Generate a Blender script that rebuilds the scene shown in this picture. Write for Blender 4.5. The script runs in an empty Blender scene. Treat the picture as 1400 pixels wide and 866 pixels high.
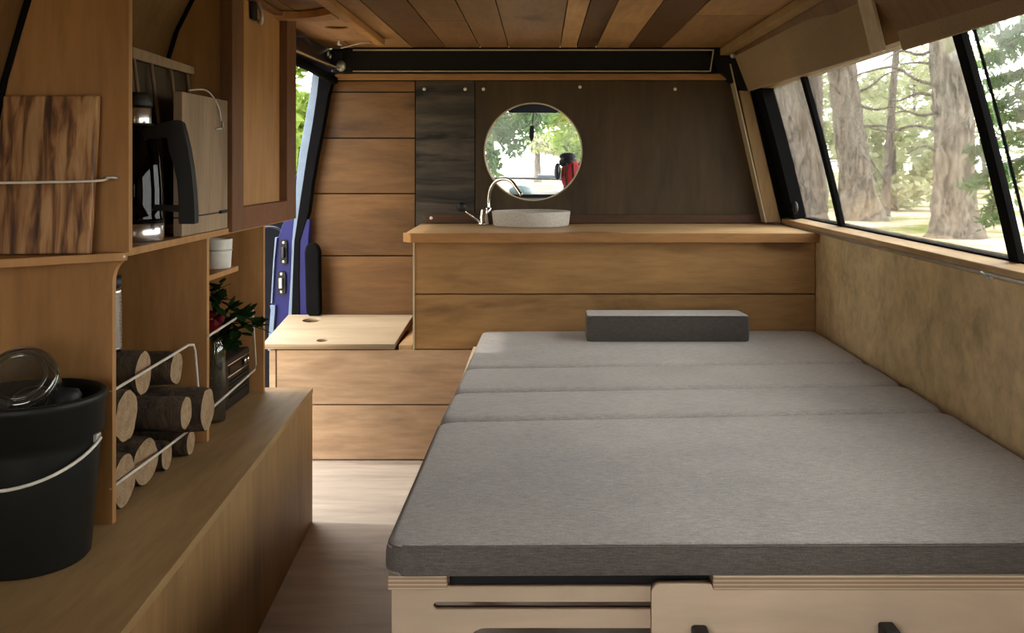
import bpy, bmesh, math, random
from mathutils import Vector, Matrix, noise as mnoise
PI = math.pi
SC = bpy.context.scene
COL = SC.collection
# ---------------------------------------------------------------- camera model
F, CX, CY, H = 1360.0, 740.0, 225.0, 0.986
def P(px, py, Y):
    return Vector(((px-CX)*Y/F, Y, H-(py-CY)*Y/F))
def PX(px, Y): return (px-CX)*Y/F
def PZ(py, Y): return H-(py-CY)*Y/F
cam = bpy.data.cameras.new('camera'); cam.sensor_width = 36; cam.lens = 36*F/1400
cam.shift_x = (700-CX)/1400; cam.shift_y = -(433-CY)/1400
cam.clip_start = .02; cam.clip_end = 500
co = bpy.data.objects.new('camera', cam); COL.objects.link(co)
co.location = (0, 0, H); co.rotation_euler = (PI/2, 0, 0); SC.camera = co

# ---------------------------------------------------------------- materials
def new_mat(name):
    m = bpy.data.materials.new(name); m.use_nodes = True
    nt = m.node_tree; b = nt.nodes['Principled BSDF']
    return m, nt, b
def ramp(nt, stops):
    r = nt.nodes.new('ShaderNodeValToRGB'); e = r.color_ramp.elements
    while len(e) < len(stops): e.new(.5)
    for i, (p, c) in enumerate(stops):
        e[i].position = p; e[i].color = (*c, 1)
    return r
def nz(nt, vec, scale, detail=4, rough=.55, dist=0):
    n = nt.nodes.new('ShaderNodeTexNoise'); n.inputs['Scale'].default_value = scale
    n.inputs['Detail'].default_value = detail; n.inputs['Roughness'].default_value = rough
    n.inputs['Distortion'].default_value = dist
    nt.links.new(vec, n.inputs['Vector']); return n
def mixc(nt, fac, a, b, mode='MIX'):
    m = nt.nodes.new('ShaderNodeMix'); m.data_type = 'RGBA'; m.blend_type = mode
    for sock, v in ((m.inputs[0], fac), (m.inputs[6], a), (m.inputs[7], b)):
        if isinstance(v, (int, float)): sock.default_value = v
        elif isinstance(v, tuple): sock.default_value = (*v, 1)
        else: nt.links.new(v, sock)
    return m.outputs[2]
def coords(nt, scale=(1, 1, 1), tone=False):
    tc = nt.nodes.new('ShaderNodeTexCoord'); mp = nt.nodes.new('ShaderNodeMapping')
    mp.inputs['Scale'].default_value = scale
    nt.links.new(tc.outputs['Object'], mp.inputs['Vector'])
    add = nt.nodes.new('ShaderNodeVectorMath'); add.operation = 'ADD'
    sc = nt.nodes.new('ShaderNodeVectorMath'); sc.operation = 'SCALE'; sc.inputs[0].default_value = (13.7, 7.3, 21.1)
    if tone:
        at = nt.nodes.new('ShaderNodeAttribute'); at.attribute_name = 'tone'
        sep = nt.nodes.new('ShaderNodeSeparateColor'); nt.links.new(at.outputs['Color'], sep.inputs[0])
        nt.links.new(sep.outputs[1], sc.inputs['Scale'])
    else:
        oi = nt.nodes.new('ShaderNodeObjectInfo'); nt.links.new(oi.outputs['Random'], sc.inputs['Scale'])
    nt.links.new(mp.outputs[0], add.inputs[0]); nt.links.new(sc.outputs[0], add.inputs[1])
    return add.outputs[0]
def wood(name, dark, light, axis='X', grain=22, blotch=2.2, bl=.5, rough=.55, tone=False, knots=True, bump=.12, warm=True, hard=(.15,.85)):
    if warm: dark, light = [(c[0]*1.03, c[1]*.91, c[2]*.74) for c in (dark, light)]
    m, nt, b = new_mat(name); L = nt.links
    s = {'X': (.14, 1, 1), 'Y': (1, .14, 1), 'Z': (1, 1, .14)}[axis]
    s2 = {'X': (.4, 1.2, 1.2), 'Y': (1.2, .4, 1.2), 'Z': (1.2, 1.2, .4)}[axis]
    v = coords(nt, s, tone); v2 = coords(nt, s2, tone)
    g = nz(nt, v, grain, 6, .62, .6); g2 = nz(nt, v, grain*4.5, 3, .6, .2)
    bn = nz(nt, v2, blotch*1.8, 7, .62, .6)
    mid = tuple((a+c)/2 for a, c in zip(dark, light))
    r1 = ramp(nt, [(hard[0], dark), (.5, mid), (hard[1], light)]); L.new(g.outputs[0], r1.inputs[0])
    r2 = ramp(nt, [(.28, (.36, .33, .30)), (.44, (.84, .83, .82)), (.62, (1.08, 1.07, 1.05)), (.75, (1.22, 1.20, 1.16))]); L.new(bn.outputs[0], r2.inputs[0])
    c = mixc(nt, bl, r1.outputs[0], r2.outputs[0], 'MULTIPLY')
    r3 = ramp(nt, [(.3, (.72, .70, .68)), (.6, (1.06, 1.06, 1.06))]); L.new(g2.outputs[0], r3.inputs[0])
    c = mixc(nt, .6, c, r3.outputs[0], 'MULTIPLY')
    if knots:
        kv = coords(nt, tuple(x*2.3 for x in s2), tone)
        k = nz(nt, kv, 2.6, 1, .4, .3); rk = ramp(nt, [(.24, (.36, .28, .22)), (.33, (1, 1, 1))])
        L.new(k.outputs[0], rk.inputs[0]); c = mixc(nt, .8, c, rk.outputs[0], 'MULTIPLY')
    if tone:
        at = nt.nodes.new('ShaderNodeAttribute'); at.attribute_name = 'tone'
        sep = nt.nodes.new('ShaderNodeSeparateColor'); L.new(at.outputs['Color'], sep.inputs[0])
        rt = ramp(nt, [(0, (.22, .15, .12)), (.5, (1, 1, 1)), (1, (1.9, 2.0, 2.1))]); L.new(sep.outputs[0], rt.inputs[0])
        c = mixc(nt, 1.0, c, rt.outputs[0], 'MULTIPLY')
    L.new(c, b.inputs['Base Color']); b.inputs['Roughness'].default_value = rough
    b.inputs['Specular IOR Level'].default_value = .3
    bp = nt.nodes.new('ShaderNodeBump'); bp.inputs['Strength'].default_value = bump; bp.inputs['Distance'].default_value = .004
    L.new(g.outputs[0], bp.inputs['Height']); L.new(bp.outputs[0], b.inputs['Normal'])
    return m
def plain(name, col, rough=.5, metal=0, spec=.5, var=.12, scale=30, bump=0):
    m, nt, b = new_mat(name)
    v = coords(nt); n = nz(nt, v, scale, 4)
    r = ramp(nt, [(.3, tuple(max(0, c*(1-var)) for c in col)), (.7, tuple(c*(1+var) for c in col))])
    nt.links.new(n.outputs[0], r.inputs[0]); nt.links.new(r.outputs[0], b.inputs['Base Color'])
    b.inputs['Roughness'].default_value = rough; b.inputs['Metallic'].default_value = metal
    b.inputs['Specular IOR Level'].default_value = spec
    if bump:
        bp = nt.nodes.new('ShaderNodeBump'); bp.inputs['Strength'].default_value = bump; bp.inputs['Distance'].default_value = .01
        nt.links.new(n.outputs[0], bp.inputs['Height']); nt.links.new(bp.outputs[0], b.inputs['Normal'])
    return m
def fabric(name, col, axis=(60, 260, 260), var=.35):
    m, nt, b = new_mat(name); L = nt.links
    v = coords(nt, axis); n = nz(nt, v, 1.6, 5, .7)
    v2 = coords(nt); n2 = nz(nt, v2, 420, 3, .8); n3 = nz(nt, v2, 3.0, 3)
    r = ramp(nt, [(.3, tuple(c*(1-var) for c in col)), (.7, tuple(c*(1+var) for c in col))]); L.new(n.outputs[0], r.inputs[0])
    r2 = ramp(nt, [(.35, (.75, .75, .75)), (.65, (1.2, 1.2, 1.2))]); L.new(n2.outputs[0], r2.inputs[0])
    c = mixc(nt, .8, r.outputs[0], r2.outputs[0], 'MULTIPLY')
    r3 = ramp(nt, [(.35, (.88, .88, .88)), (.65, (1.08, 1.07, 1.06))]); L.new(n3.outputs[0], r3.inputs[0])
    c = mixc(nt, 1, c, r3.outputs[0], 'MULTIPLY')
    L.new(c, b.inputs['Base Color']); b.inputs['Roughness'].default_value = .95; b.inputs['Specular IOR Level'].default_value = .1
    b.inputs['Sheen Weight'].default_value = .15
    bp = nt.nodes.new('ShaderNodeBump'); bp.inputs['Strength'].default_value = .15; bp.inputs['Distance'].default_value = .001
    L.new(n2.outputs[0], bp.inputs['Height']); L.new(bp.outputs[0], b.inputs['Normal'])
    return m
def laminated(name, base, dark, axis='Z', pitch=.0045):
    # plywood: plies seen on the edges as stripes stacked along one axis
    m, nt, b = new_mat(name); L = nt.links
    tc = nt.nodes.new('ShaderNodeTexCoord'); sp = nt.nodes.new('ShaderNodeSeparateXYZ'); L.new(tc.outputs['Object'], sp.inputs[0])
    mu = nt.nodes.new('ShaderNodeMath'); mu.operation = 'MULTIPLY'; mu.inputs[1].default_value = 2*PI/pitch
    L.new(sp.outputs['XYZ'.index(axis)], mu.inputs[0])
    si = nt.nodes.new('ShaderNodeMath'); si.operation = 'SINE'; L.new(mu.outputs[0], si.inputs[0])
    ge = nt.nodes.new('ShaderNodeNewGeometry'); 
    sn = nt.nodes.new('ShaderNodeSeparateXYZ'); L.new(tc.outputs['Normal'], sn.inputs[0])
    ab = nt.nodes.new('ShaderNodeMath'); ab.operation = 'ABSOLUTE'; L.new(sn.outputs['XYZ'.index(axis)], ab.inputs[0])
    inv = nt.nodes.new('ShaderNodeMath'); inv.operation = 'LESS_THAN'; inv.inputs[1].default_value = .5; L.new(ab.outputs[0], inv.inputs[0])
    rs = ramp(nt, [(.35, dark), (.6, base)]); L.new(si.outputs[0], rs.inputs[0])
    v = coords(nt, (.25, 1, 1)); n = nz(nt, v, 12, 5, .6, .5); n2 = nz(nt, coords(nt), 3, 4)
    rn = ramp(nt, [(.3, tuple(c*.86 for c in base)), (.7, tuple(c*1.12 for c in base))]); L.new(n.outputs[0], rn.inputs[0])
    r2 = ramp(nt, [(.3, (.88, .86, .84)), (.65, (1.05, 1.05, 1.05))]); L.new(n2.outputs[0], r2.inputs[0])
    c = mixc(nt, inv.outputs[0], rn.outputs[0], rs.outputs[0])
    c = mixc(nt, .8, c, r2.outputs[0], 'MULTIPLY')
    L.new(c, b.inputs['Base Color']); b.inputs['Roughness'].default_value = .55; b.inputs['Specular IOR Level'].default_value = .3
    return m
def glassy(name, tint=(1, 1, 1), dirt=.05, dirt_col=(.8, .8, .78), gloss=.06):
    m, nt, b = new_mat(name); L = nt.links; nt.nodes.remove(b)
    out = [n for n in nt.nodes if n.type == 'OUTPUT_MATERIAL'][0]
    tr = nt.nodes.new('ShaderNodeBsdfTransparent'); tr.inputs[0].default_value = (*tint, 1)
    gl = nt.nodes.new('ShaderNodeBsdfGlossy'); gl.inputs['Roughness'].default_value = .02
    df = nt.nodes.new('ShaderNodeBsdfDiffuse'); df.inputs[0].default_value = (*dirt_col, 1)
    lw = nt.nodes.new('ShaderNodeLayerWeight'); lw.inputs[0].default_value = .25
    mm = nt.nodes.new('ShaderNodeMath'); mm.operation = 'MULTIPLY_ADD'; mm.inputs[1].default_value = .5; mm.inputs[2].default_value = gloss
    L.new(lw.outputs['Fresnel'], mm.inputs[0])
    m1 = nt.nodes.new('ShaderNodeMixShader'); L.new(mm.outputs[0], m1.inputs[0]); L.new(tr.outputs[0], m1.inputs[1]); L.new(gl.outputs[0], m1.inputs[2])
    v = coords(nt, (1, 1, 1)); n = nz(nt, v, 3.5, 6, .65, 1.5)
    r = ramp(nt, [(.45, (dirt*.25,)*3), (.75, (dirt*3,)*3)]); L.new(n.outputs[0], r.inputs[0])
    m2 = nt.nodes.new('ShaderNodeMixShader'); L.new(r.outputs[0], m2.inputs[0]); L.new(m1.outputs[0], m2.inputs[1]); L.new(df.outputs[0], m2.inputs[2])
    L.new(m2.outputs[0], out.inputs[0])
    return m
def leafy(name, c1, c2, trans=.45):
    m, nt, b = new_mat(name); L = nt.links; nt.nodes.remove(b)
    out = [n for n in nt.nodes if n.type == 'OUTPUT_MATERIAL'][0]
    n = nz(nt, coords(nt), 1.3, 3); r = ramp(nt, [(.35, c1), (.65, c2)]); L.new(n.outputs[0], r.inputs[0])
    d = nt.nodes.new('ShaderNodeBsdfDiffuse'); t = nt.nodes.new('ShaderNodeBsdfTranslucent')
    L.new(r.outputs[0], d.inputs[0]); L.new(r.outputs[0], t.inputs[0])
    mx = nt.nodes.new('ShaderNodeMixShader'); mx.inputs[0].default_value = trans
    L.new(d.outputs[0], mx.inputs[1]); L.new(t.outputs[0], mx.inputs[2]); L.new(mx.outputs[0], out.inputs[0])
    return m
def bark_mat(name, c1, c2, scale=2.2):
    m, nt, b = new_mat(name); L = nt.links
    v = coords(nt, (1, 1, .25)); n = nz(nt, v, scale*3, 8, .7, 1.2)
    vo = nt.nodes.new('ShaderNodeTexVoronoi'); vo.inputs['Scale'].default_value = scale*4; L.new(v, vo.inputs['Vector'])
    r = ramp(nt, [(.38, c1), (.6, c2)]); L.new(n.outputs[0], r.inputs[0])
    r2 = ramp(nt, [(.1, (.35, .33, .3)), (.45, (1.1, 1.1, 1.1))]); L.new(vo.outputs['Distance'], r2.inputs[0])
    c = mixc(nt, .6, r.outputs[0], r2.outputs[0], 'MULTIPLY'); L.new(c, b.inputs['Base Color']); b.inputs['Roughness'].default_value = .95
    bp = nt.nodes.new('ShaderNodeBump'); bp.inputs['Strength'].default_value = .8; bp.inputs['Distance'].default_value = .06
    L.new(n.outputs[0], bp.inputs['Height']); L.new(bp.outputs[0], b.inputs['Normal'])
    return m

M = {}
M['plank'] = wood('wall_plank_wood', (.115, .063, .026), (.225, .13, .057), 'X', 13, 2.2, 1.0)
M['drawer'] = wood('drawer_front_wood', (.24, .145, .062), (.41, .265, .125), 'X', 13, 2.2, .8)
M['base'] = wood('base_front_wood', (.40, .26, .155), (.60, .42, .28), 'X', 13, 2.2, .7, warm=False)
M['worktop'] = wood('worktop_wood', (.40, .28, .16), (.60, .45, .29), 'X', 20, 2.2, .5)
M['ply_dark'] = wood('brown_stained_ply', (.034, .025, .014), (.080, .058, .034), 'Z', 9, 2.2, .9, .6, knots=False)
M['black_ply'] = wood('black_stained_ply', (.008, .008, .008), (.085, .068, .05), 'X', 15, 4.5, .7, .6, hard=(.40,.66), warm=False)
M['redwood'] = wood('red_brown_wood', (.12, .05, .025), (.22, .10, .05), 'X', 20, 2, .4, knots=False)
M['redwood_z'] = wood('red_brown_wood_upright', (.11, .05, .024), (.20, .10, .048), 'Z', 20, 2, .4, knots=False)
M['redwood_d'] = wood('dark_red_wood', (.05, .026, .014), (.10, .05, .028), 'X', 20, 2, .5, knots=False)
M['rail'] = wood('rail_wood', (.26, .14, .055), (.40, .23, .10), 'X', 18, 2, .4, knots=False)
M['shelf'] = wood('shelf_ply', (.34, .19, .08), (.50, .30, .14), 'Z', 9, 1.6, .5, knots=False)
M['bench'] = wood('bench_ply', (.21, .132, .056), (.34, .225, .11), 'Z', 9, 2.0, .65, knots=False)
M['benchtop'] = wood('bench_top_ply', (.25, .175, .09), (.40, .29, .165), 'Y', 9, 1.6, .65, knots=False)
M['wallr'] = wood('tan_mottled_ply', (.56, .47, .32), (.82, .72, .54), 'X', 7, 3.2, .62, .65, knots=False)
M['wallp'] = wood('side_wall_ply', (.13, .078, .038), (.21, .13, .066), 'Z', 8, 1.5, .5, knots=False)
M['ceil'] = wood('ceiling_plank_wood', (.19, .115, .055), (.32, .20, .105), 'Y', 16, 2.2, .5, tone=True)
M['hatch'] = wood('hatch_ply', (.36, .22, .125), (.50, .33, .20), 'Y', 9, 1.5, .4, knots=False)
M['sill'] = wood('sill_wood', (.40, .29, .18), (.60, .47, .32), 'Y', 14, 2, .5, knots=False)
M['post'] = wood('post_wood', (.24, .17, .085), (.38, .28, .16), 'Z', 14, 2, .4, knots=False)
M['floor'] = wood('floor_ply', (.40, .335, .28), (.62, .55, .49), 'X', 5, 2.2, .6, .7, knots=False, warm=False)
M['lam'] = laminated('birch_ply', (.70, .575, .43), (.42, .30, .20), 'Z', .0058)
M['lamy'] = laminated('birch_ply_upright', (.68, .55, .41), (.30, .19, .11), 'Y')
M['lid'] = laminated('lid_birch_ply', (.41, .32, .215), (.24, .16, .09))
M['side_grey'] = fabric('dark_grey_upholstery', (.15, .14, .132), (34, 420, 420))
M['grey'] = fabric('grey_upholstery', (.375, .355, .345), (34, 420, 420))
M['charcoal'] = fabric('charcoal_upholstery', (.085, .076, .07), (34, 420, 420))
M['blind'] = fabric('tan_blind_cloth', (.27, .185, .10), (40, 120, 120), .12)
M['strap'] = plain('pale_strap', (.50, .40, .29), .8)
M['black'] = plain('black_plastic', (.011, .011, .011), .5, 0, .3)
M['rubber'] = plain('black_rubber', (.007, .007, .008), .9, 0, .04)
M['bucket'] = plain('bucket_plastic', (.010, .011, .0105), .5, 0, .25, scale=12)
M['blackmetal'] = plain('black_beam_paint', (.010, .009, .008), .7, 0, .15)
M['blue'] = plain('blue_van_paint', (.013, .014, .13), .35, 0, .25, .1, 8)
M['blueblack'] = plain('blue_black_paint', (.014, .016, .04), .3, 0, .6)
M['steelblue'] = plain('pale_blue_edge', (.17, .24, .36), .35)
M['steel'] = plain('steel', (.62, .62, .62), .22, 1)
M['chrome'] = plain('chrome', (.75, .75, .76), .12, 1, var=.03)
M['zinc'] = plain('zinc', (.55, .55, .52), .4, .8)
M['white_wire'] = plain('white_wire', (.62, .56, .48), .5)
M['cream'] = plain('cream_trim', (.45, .36, .23), .5)
M['white'] = plain('white_plastic', (.66, .63, .56), .5)
M['alu'] = plain('aluminium', (.62, .62, .64), .3, .7)
M['stone'] = plain('speckled_stone', (.50, .47, .43), .6, 0, .3, .14, 140)
M['card'] = plain('dark_door_card', (.010, .011, .016), .8, 0, .1)
M['red'] = plain('red_cloth', (.42, .018, .025), .7)
M['redfl'] = plain('red_petal', (.13, .006, .012), .8, 0, .2)
M['cyan'] = plain('pale_blue_cloth', (.50, .68, .72), .7)
M['dash'] = plain('grey_dash', (.36, .36, .36), .6)
M['glass'] = glassy('window_glass', (.96, .98, .97), .065)
M['jar'] = glassy('jar_glass', (.80, .86, .82), .02, gloss=.12)
M['smoke'] = glassy('smoked_glass', (.05, .05, .045), .0, gloss=.015)
M['bark'] = bark_mat('log_bark', (.055, .036, .022), (.15, .10, .06), 10)
M['cut'] = None
M['tbark'] = bark_mat('grey_brown_bark', (.05, .04, .033), (.27, .225, .19), 2.6)
M['tbark2'] = bark_mat('dark_bark', (.05, .04, .035), (.20, .165, .145), 2.6)
M['leafd'] = leafy('dark_needles', (.055, .11, .04), (.12, .20, .07))
M['leafb'] = leafy('bright_leaves', (.13, .21, .04), (.30, .40, .10))
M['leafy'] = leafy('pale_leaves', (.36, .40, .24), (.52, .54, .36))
M['leafh'] = leafy('houseplant_leaves', (.012, .03, .010), (.035, .06, .02), .1)
# cut end of a log: rings
def cutmat():
    m, nt, b = new_mat('log_end'); L = nt.links
    n = nz(nt, coords(nt), 60, 5, .7); r = ramp(nt, [(.3, (.22, .14, .075)), (.7, (.42, .29, .17))]); L.new(n.outputs[0], r.inputs[0])
    at = nt.nodes.new('ShaderNodeAttribute'); at.attribute_name = 'tone'
    sp = nt.nodes.new('ShaderNodeSeparateColor'); L.new(at.outputs['Color'], sp.inputs[0])
    mu = nt.nodes.new('ShaderNodeMath'); mu.operation = 'MULTIPLY'; mu.inputs[1].default_value = 45; L.new(sp.outputs[0], mu.inputs[0])
    si = nt.nodes.new('ShaderNodeMath'); si.operation = 'SINE'; L.new(mu.outputs[0], si.inputs[0])
    rr = ramp(nt, [(.0, (.8, .78, .75)), (.6, (1, 1, 1))]); L.new(si.outputs[0], rr.inputs[0])
    L.new(mixc(nt, .6, r.outputs[0], rr.outputs[0], 'MULTIPLY'), b.inputs['Base Color']); b.inputs['Roughness'].default_value = .9
    return m
M['cut'] = cutmat()
def stripe_board():
    m, nt, b = new_mat('striped_board_wood'); L = nt.links
    v = coords(nt, (1, 1, .07)); n = nz(nt, v, 55, 4, .55, .5)
    r = ramp(nt, [(.36, (.06, .024, .009)), (.46, (.23, .10, .033)), (.53, (.40, .20, .075)), (.64, (.52, .31, .14))]); L.new(n.outputs[0], r.inputs[0])
    n2 = nz(nt, coords(nt, (1, 1, .5)), 9, 3); r2 = ramp(nt, [(.3, (.65, .6, .55)), (.6, (1.05, 1.05, 1.05))]); L.new(n2.outputs[0], r2.inputs[0])
    L.new(mixc(nt, .8, r.outputs[0], r2.outputs[0], 'MULTIPLY'), b.inputs['Base Color']); b.inputs['Roughness'].default_value = .5
    return m
M['stripe'] = stripe_board()
M['greyboard'] = wood('weathered_grey_ply', (.23, .18, .14), (.38, .31, .25), 'Z', 12, 3, .6, .7, knots=False)
def groundmat():
    m, nt, b = new_mat('forest_ground'); L = nt.links
    n = nz(nt, coords(nt), .35, 6, .65); n2 = nz(nt, coords(nt), 6, 5, .7)
    r = ramp(nt, [(.40, (.16, .20, .06)), (.50, (.42, .36, .25)), (.6, (.62, .55, .43))]); L.new(n.outputs[0], r.inputs[0])
    r2 = ramp(nt, [(.3, (.55, .52, .48)), (.6, (1.1, 1.1, 1.1))]); L.new(n2.outputs[0], r2.inputs[0])
    L.new(mixc(nt, .8, r.outputs[0], r2.outputs[0], 'MULTIPLY'), b.inputs['Base Color']); b.inputs['Roughness'].default_value = 1
    b.inputs['Specular IOR Level'].default_value = 0
    return m
M['ground'] = groundmat()

# ---------------------------------------------------------------- mesh helpers
class MB:
    def __init__(s): s.bm = bmesh.new()
    def hexa(s, c8, bevel=0, seg=2, only=None):
        """8 corners: bottom ring 4 then top ring 4."""
        bm = s.bm; v = [bm.verts.new(c) for c in c8]
        fs = [bm.faces.new([v[i] for i in q]) for q in ((3,2,1,0),(4,5,6,7),(0,1,5,4),(1,2,6,5),(2,3,7,6),(3,0,4,7))]
        bmesh.ops.recalc_face_normals(bm, faces=fs)
        if bevel:
            es = list({e for f in fs for e in f.edges})
            bmesh.ops.bevel(bm, geom=es, offset=bevel, segments=seg, profile=.5, affect='EDGES', clamp_overlap=True)
        return s
    def box(s, x0, x1, y0, y1, z0, z1, bevel=0, seg=2):
        return s.hexa([(x0,y0,z0),(x1,y0,z0),(x1,y1,z0),(x0,y1,z0),(x0,y0,z1),(x1,y0,z1),(x1,y1,z1),(x0,y1,z1)], bevel, seg)
    def obox(s, c, sx, sy, sz, mat, bevel=0, seg=2):
        q = [(-1,-1,-1),(1,-1,-1),(1,1,-1),(-1,1,-1),(-1,-1,1),(1,-1,1),(1,1,1),(-1,1,1)]
        c = Vector(c)
        return s.hexa([c + mat @ Vector((a*sx/2, b*sy/2, d*sz/2)) for a, b, d in q], bevel, seg)
    def prism(s, pts, vec, bevel=0, seg=2):
        """pts: closed planar outline (3D, convex or not), extruded by vec."""
        bm = s.bm; vec = Vector(vec)
        a = [bm.verts.new(p) for p in pts]; b_ = [bm.verts.new(Vector(p)+vec) for p in pts]
        n = len(pts); fs = [bm.faces.new(a), bm.faces.new(b_[::-1])]
        for i in range(n): fs.append(bm.faces.new((a[i], b_[i], b_[(i+1) % n], a[(i+1) % n])))
        bmesh.ops.recalc_face_normals(bm, faces=fs)
        if bevel:
            es = list({e for f in fs for e in f.edges})
            bmesh.ops.bevel(bm, geom=es, offset=bevel, segments=seg, profile=.5, affect='EDGES', clamp_overlap=True)
        return s
    def tube(s, path, r, n=8, closed=False, cap=True):
        bm = s.bm; path = [Vector(p) for p in path]; m = len(path)
        rs = r if isinstance(r, (list, tuple)) else [r]*m
        rings = []; up = None
        for i, p in enumerate(path):
            if closed: t = path[(i+1) % m]-path[i-1]
            else: t = path[min(i+1, m-1)]-path[max(i-1, 0)]
            t.normalize()
            if up is None:
                up = Vector((0,0,1)) if abs(t.z) < .9 else Vector((1,0,0))
            u = (up - t*up.dot(t)).normalized(); w = t.cross(u); up = u
            rings.append([bm.verts.new(p + (u*math.cos(k*2*PI/n)+w*math.sin(k*2*PI/n))*rs[i]) for k in range(n)])
        for i in range(m if closed else m-1):
            A, B = rings[i], rings[(i+1) % m]
            for k in range(n):
                f = bm.faces.new((A[k], A[(k+1) % n], B[(k+1) % n], B[k])); f.smooth = True
        if cap and not closed:
            bm.faces.new(rings[0][::-1]); bm.faces.new(rings[-1])
        return s
    def lathe(s, prof, mtx, n=40, close=False):
        """prof: (radius, height) list turned about local z of mtx."""
        bm = s.bm; rings = []
        for r, h in prof:
            if r < 1e-6: rings.append([bm.verts.new(mtx @ Vector((0,0,h)))])
            else: rings.append([bm.verts.new(mtx @ Vector((r*math.cos(k*2*PI/n), r*math.sin(k*2*PI/n), h))) for k in range(n)])
        for A, B in zip(rings, rings[1:]):
            for k in range(n):
                k2 = (k+1) % n
                if len(A) == 1 and len(B) == 1: continue
                if len(A) == 1: f = bm.faces.new((A[0], B[k], B[k2]))
                elif len(B) == 1: f = bm.faces.new((A[k], A[k2], B[0]))
                else: f = bm.faces.new((A[k], A[k2], B[k2], B[k]))
                f.smooth = True
        return s
    def ball(s, c, r, sx=1, sy=1, sz=1, n=16):
        m = Matrix.Translation(c) @ Matrix.Diagonal((sx, sy, sz, 1))
        prof = [(r*math.sin(PI*i/n), -r*math.cos(PI*i/n)) for i in range(n+1)]
        prof[0] = (0, -r); prof[-1] = (0, r)
        return s.lathe(prof, m, n*2)
    def disp(s, amp, sc, seed=0):
        for v in s.bm.verts:
            d = mnoise.noise_vector(v.co*sc + Vector((seed, seed*1.7, 0))); v.co += d*amp
        return s
    def build(s, name, mat, parent=None, smooth=None, angle=None):
        me = bpy.data.meshes.new(name)
        if parent is not None:
            off = Vector(parent['_w'])
            for v in s.bm.verts: v.co -= off
        bmesh.ops.recalc_face_normals(s.bm, faces=s.bm.faces[:])
        if smooth:
            for f in s.bm.faces: f.smooth = True
        s.bm.to_mesh(me); s.bm.free()
        mats = mat if isinstance(mat, list) else [mat]
        for m in mats: me.materials.append(m)
        if smooth and angle: me.set_sharp_from_angle(angle=math.radians(angle))
        o = bpy.data.objects.new(name, me); COL.objects.link(o)
        if parent is not None: o.parent = parent; o['_w'] = parent['_w'] if False else list(off)
        else: o['_w'] = [0.0, 0.0, 0.0]
        return o
def plate(loops, thick, mtx):
    """flat plate with holes from 2D loops (local xy), extruded +-thick/2 along local z -> MB"""
    cu = bpy.data.curves.new('tmp', 'CURVE'); cu.dimensions = '2D'; cu.fill_mode = 'BOTH'; cu.extrude = thick/2
    for lp in loops:
        sp = cu.splines.new('POLY'); sp.points.add(len(lp)-1); sp.use_cyclic_u = True
        for p, q in zip(sp.points, lp): p.co = (q[0], q[1], 0, 1)
    o = bpy.data.objects.new('tmp', cu); COL.objects.link(o)
    bpy.context.view_layer.update()
    me = bpy.data.meshes.new_from_object(o.evaluated_get(bpy.context.evaluated_depsgraph_get()))
    me.transform(mtx)
    b = MB(); b.bm.from_mesh(me); bmesh.ops.remove_doubles(b.bm, verts=b.bm.verts[:], dist=1e-5)
    bpy.data.objects.remove(o); bpy.data.curves.remove(cu); bpy.data.meshes.remove(me)
    return b
XZ = lambda y: Matrix(((1,0,0,0),(0,0,-1,y),(0,1,0,0),(0,0,0,1)))   # local x->X, y->Z, z->-Y
def circ(cx, cy, r, n=40, ry=None):
    return [(cx+r*math.cos(2*PI*i/n), cy+(ry or r)*math.sin(2*PI*i/n)) for i in range(n)]
def rrect(x0, x1, y0, y1, r, n=6):
    out = []
    for cx, cy, a in ((x1-r, y0+r, -PI/2), (x1-r, y1-r, 0), (x0+r, y1-r, PI/2), (x0+r, y0+r, PI)):
        for i in range(n+1): out.append((cx+r*math.cos(a+PI/2*i/n), cy+r*math.sin(a+PI/2*i/n)))
    return out
def lerp(a, b, t): return a+(b-a)*t
def smoothpath(pts, k=8):
    pts = [Vector(p) for p in pts]; out = []
    for i in range(len(pts)-1):
        p0, p1, p2, p3 = pts[max(i-1,0)], pts[i], pts[i+1], pts[min(i+2,len(pts)-1)]
        for j in range(k):
            t = j/k
            out.append(.5*((2*p1)+(p2-p0)*t+(2*p0-5*p1+4*p2-p3)*t*t+(3*p1-p0-3*p2+p3)*t**3))
    out.append(pts[-1]); return out
def tag(o, label, cat, group=None):
    o['label'] = label; o['category'] = cat
    if group: o['group'] = group
    return o
def thing(name, label, cat, loc, group=None):
    o = bpy.data.objects.new(name, None); COL.objects.link(o); o.empty_display_size = .05
    o.location = loc; o['_w'] = list(loc); return tag(o, label, cat, group)
def struct(o, label=None, cat=None):
    o['kind'] = 'structure'
    if label: o['label'] = label
    if cat: o['category'] = cat
    return o
rnd = random.Random(7)
def tri(h): return Matrix.Translation(h)

# ================================================================ SETTING
YB = 3.79        # bulkhead
YC = 3.31        # counter front
YR = -.65        # rear end of the van
struct(MB().box(-1.0, .97, YR, YB+.05, -.04, 0).build('floor', M['floor']), 'pale worn plywood van floor', 'floor')

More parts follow.
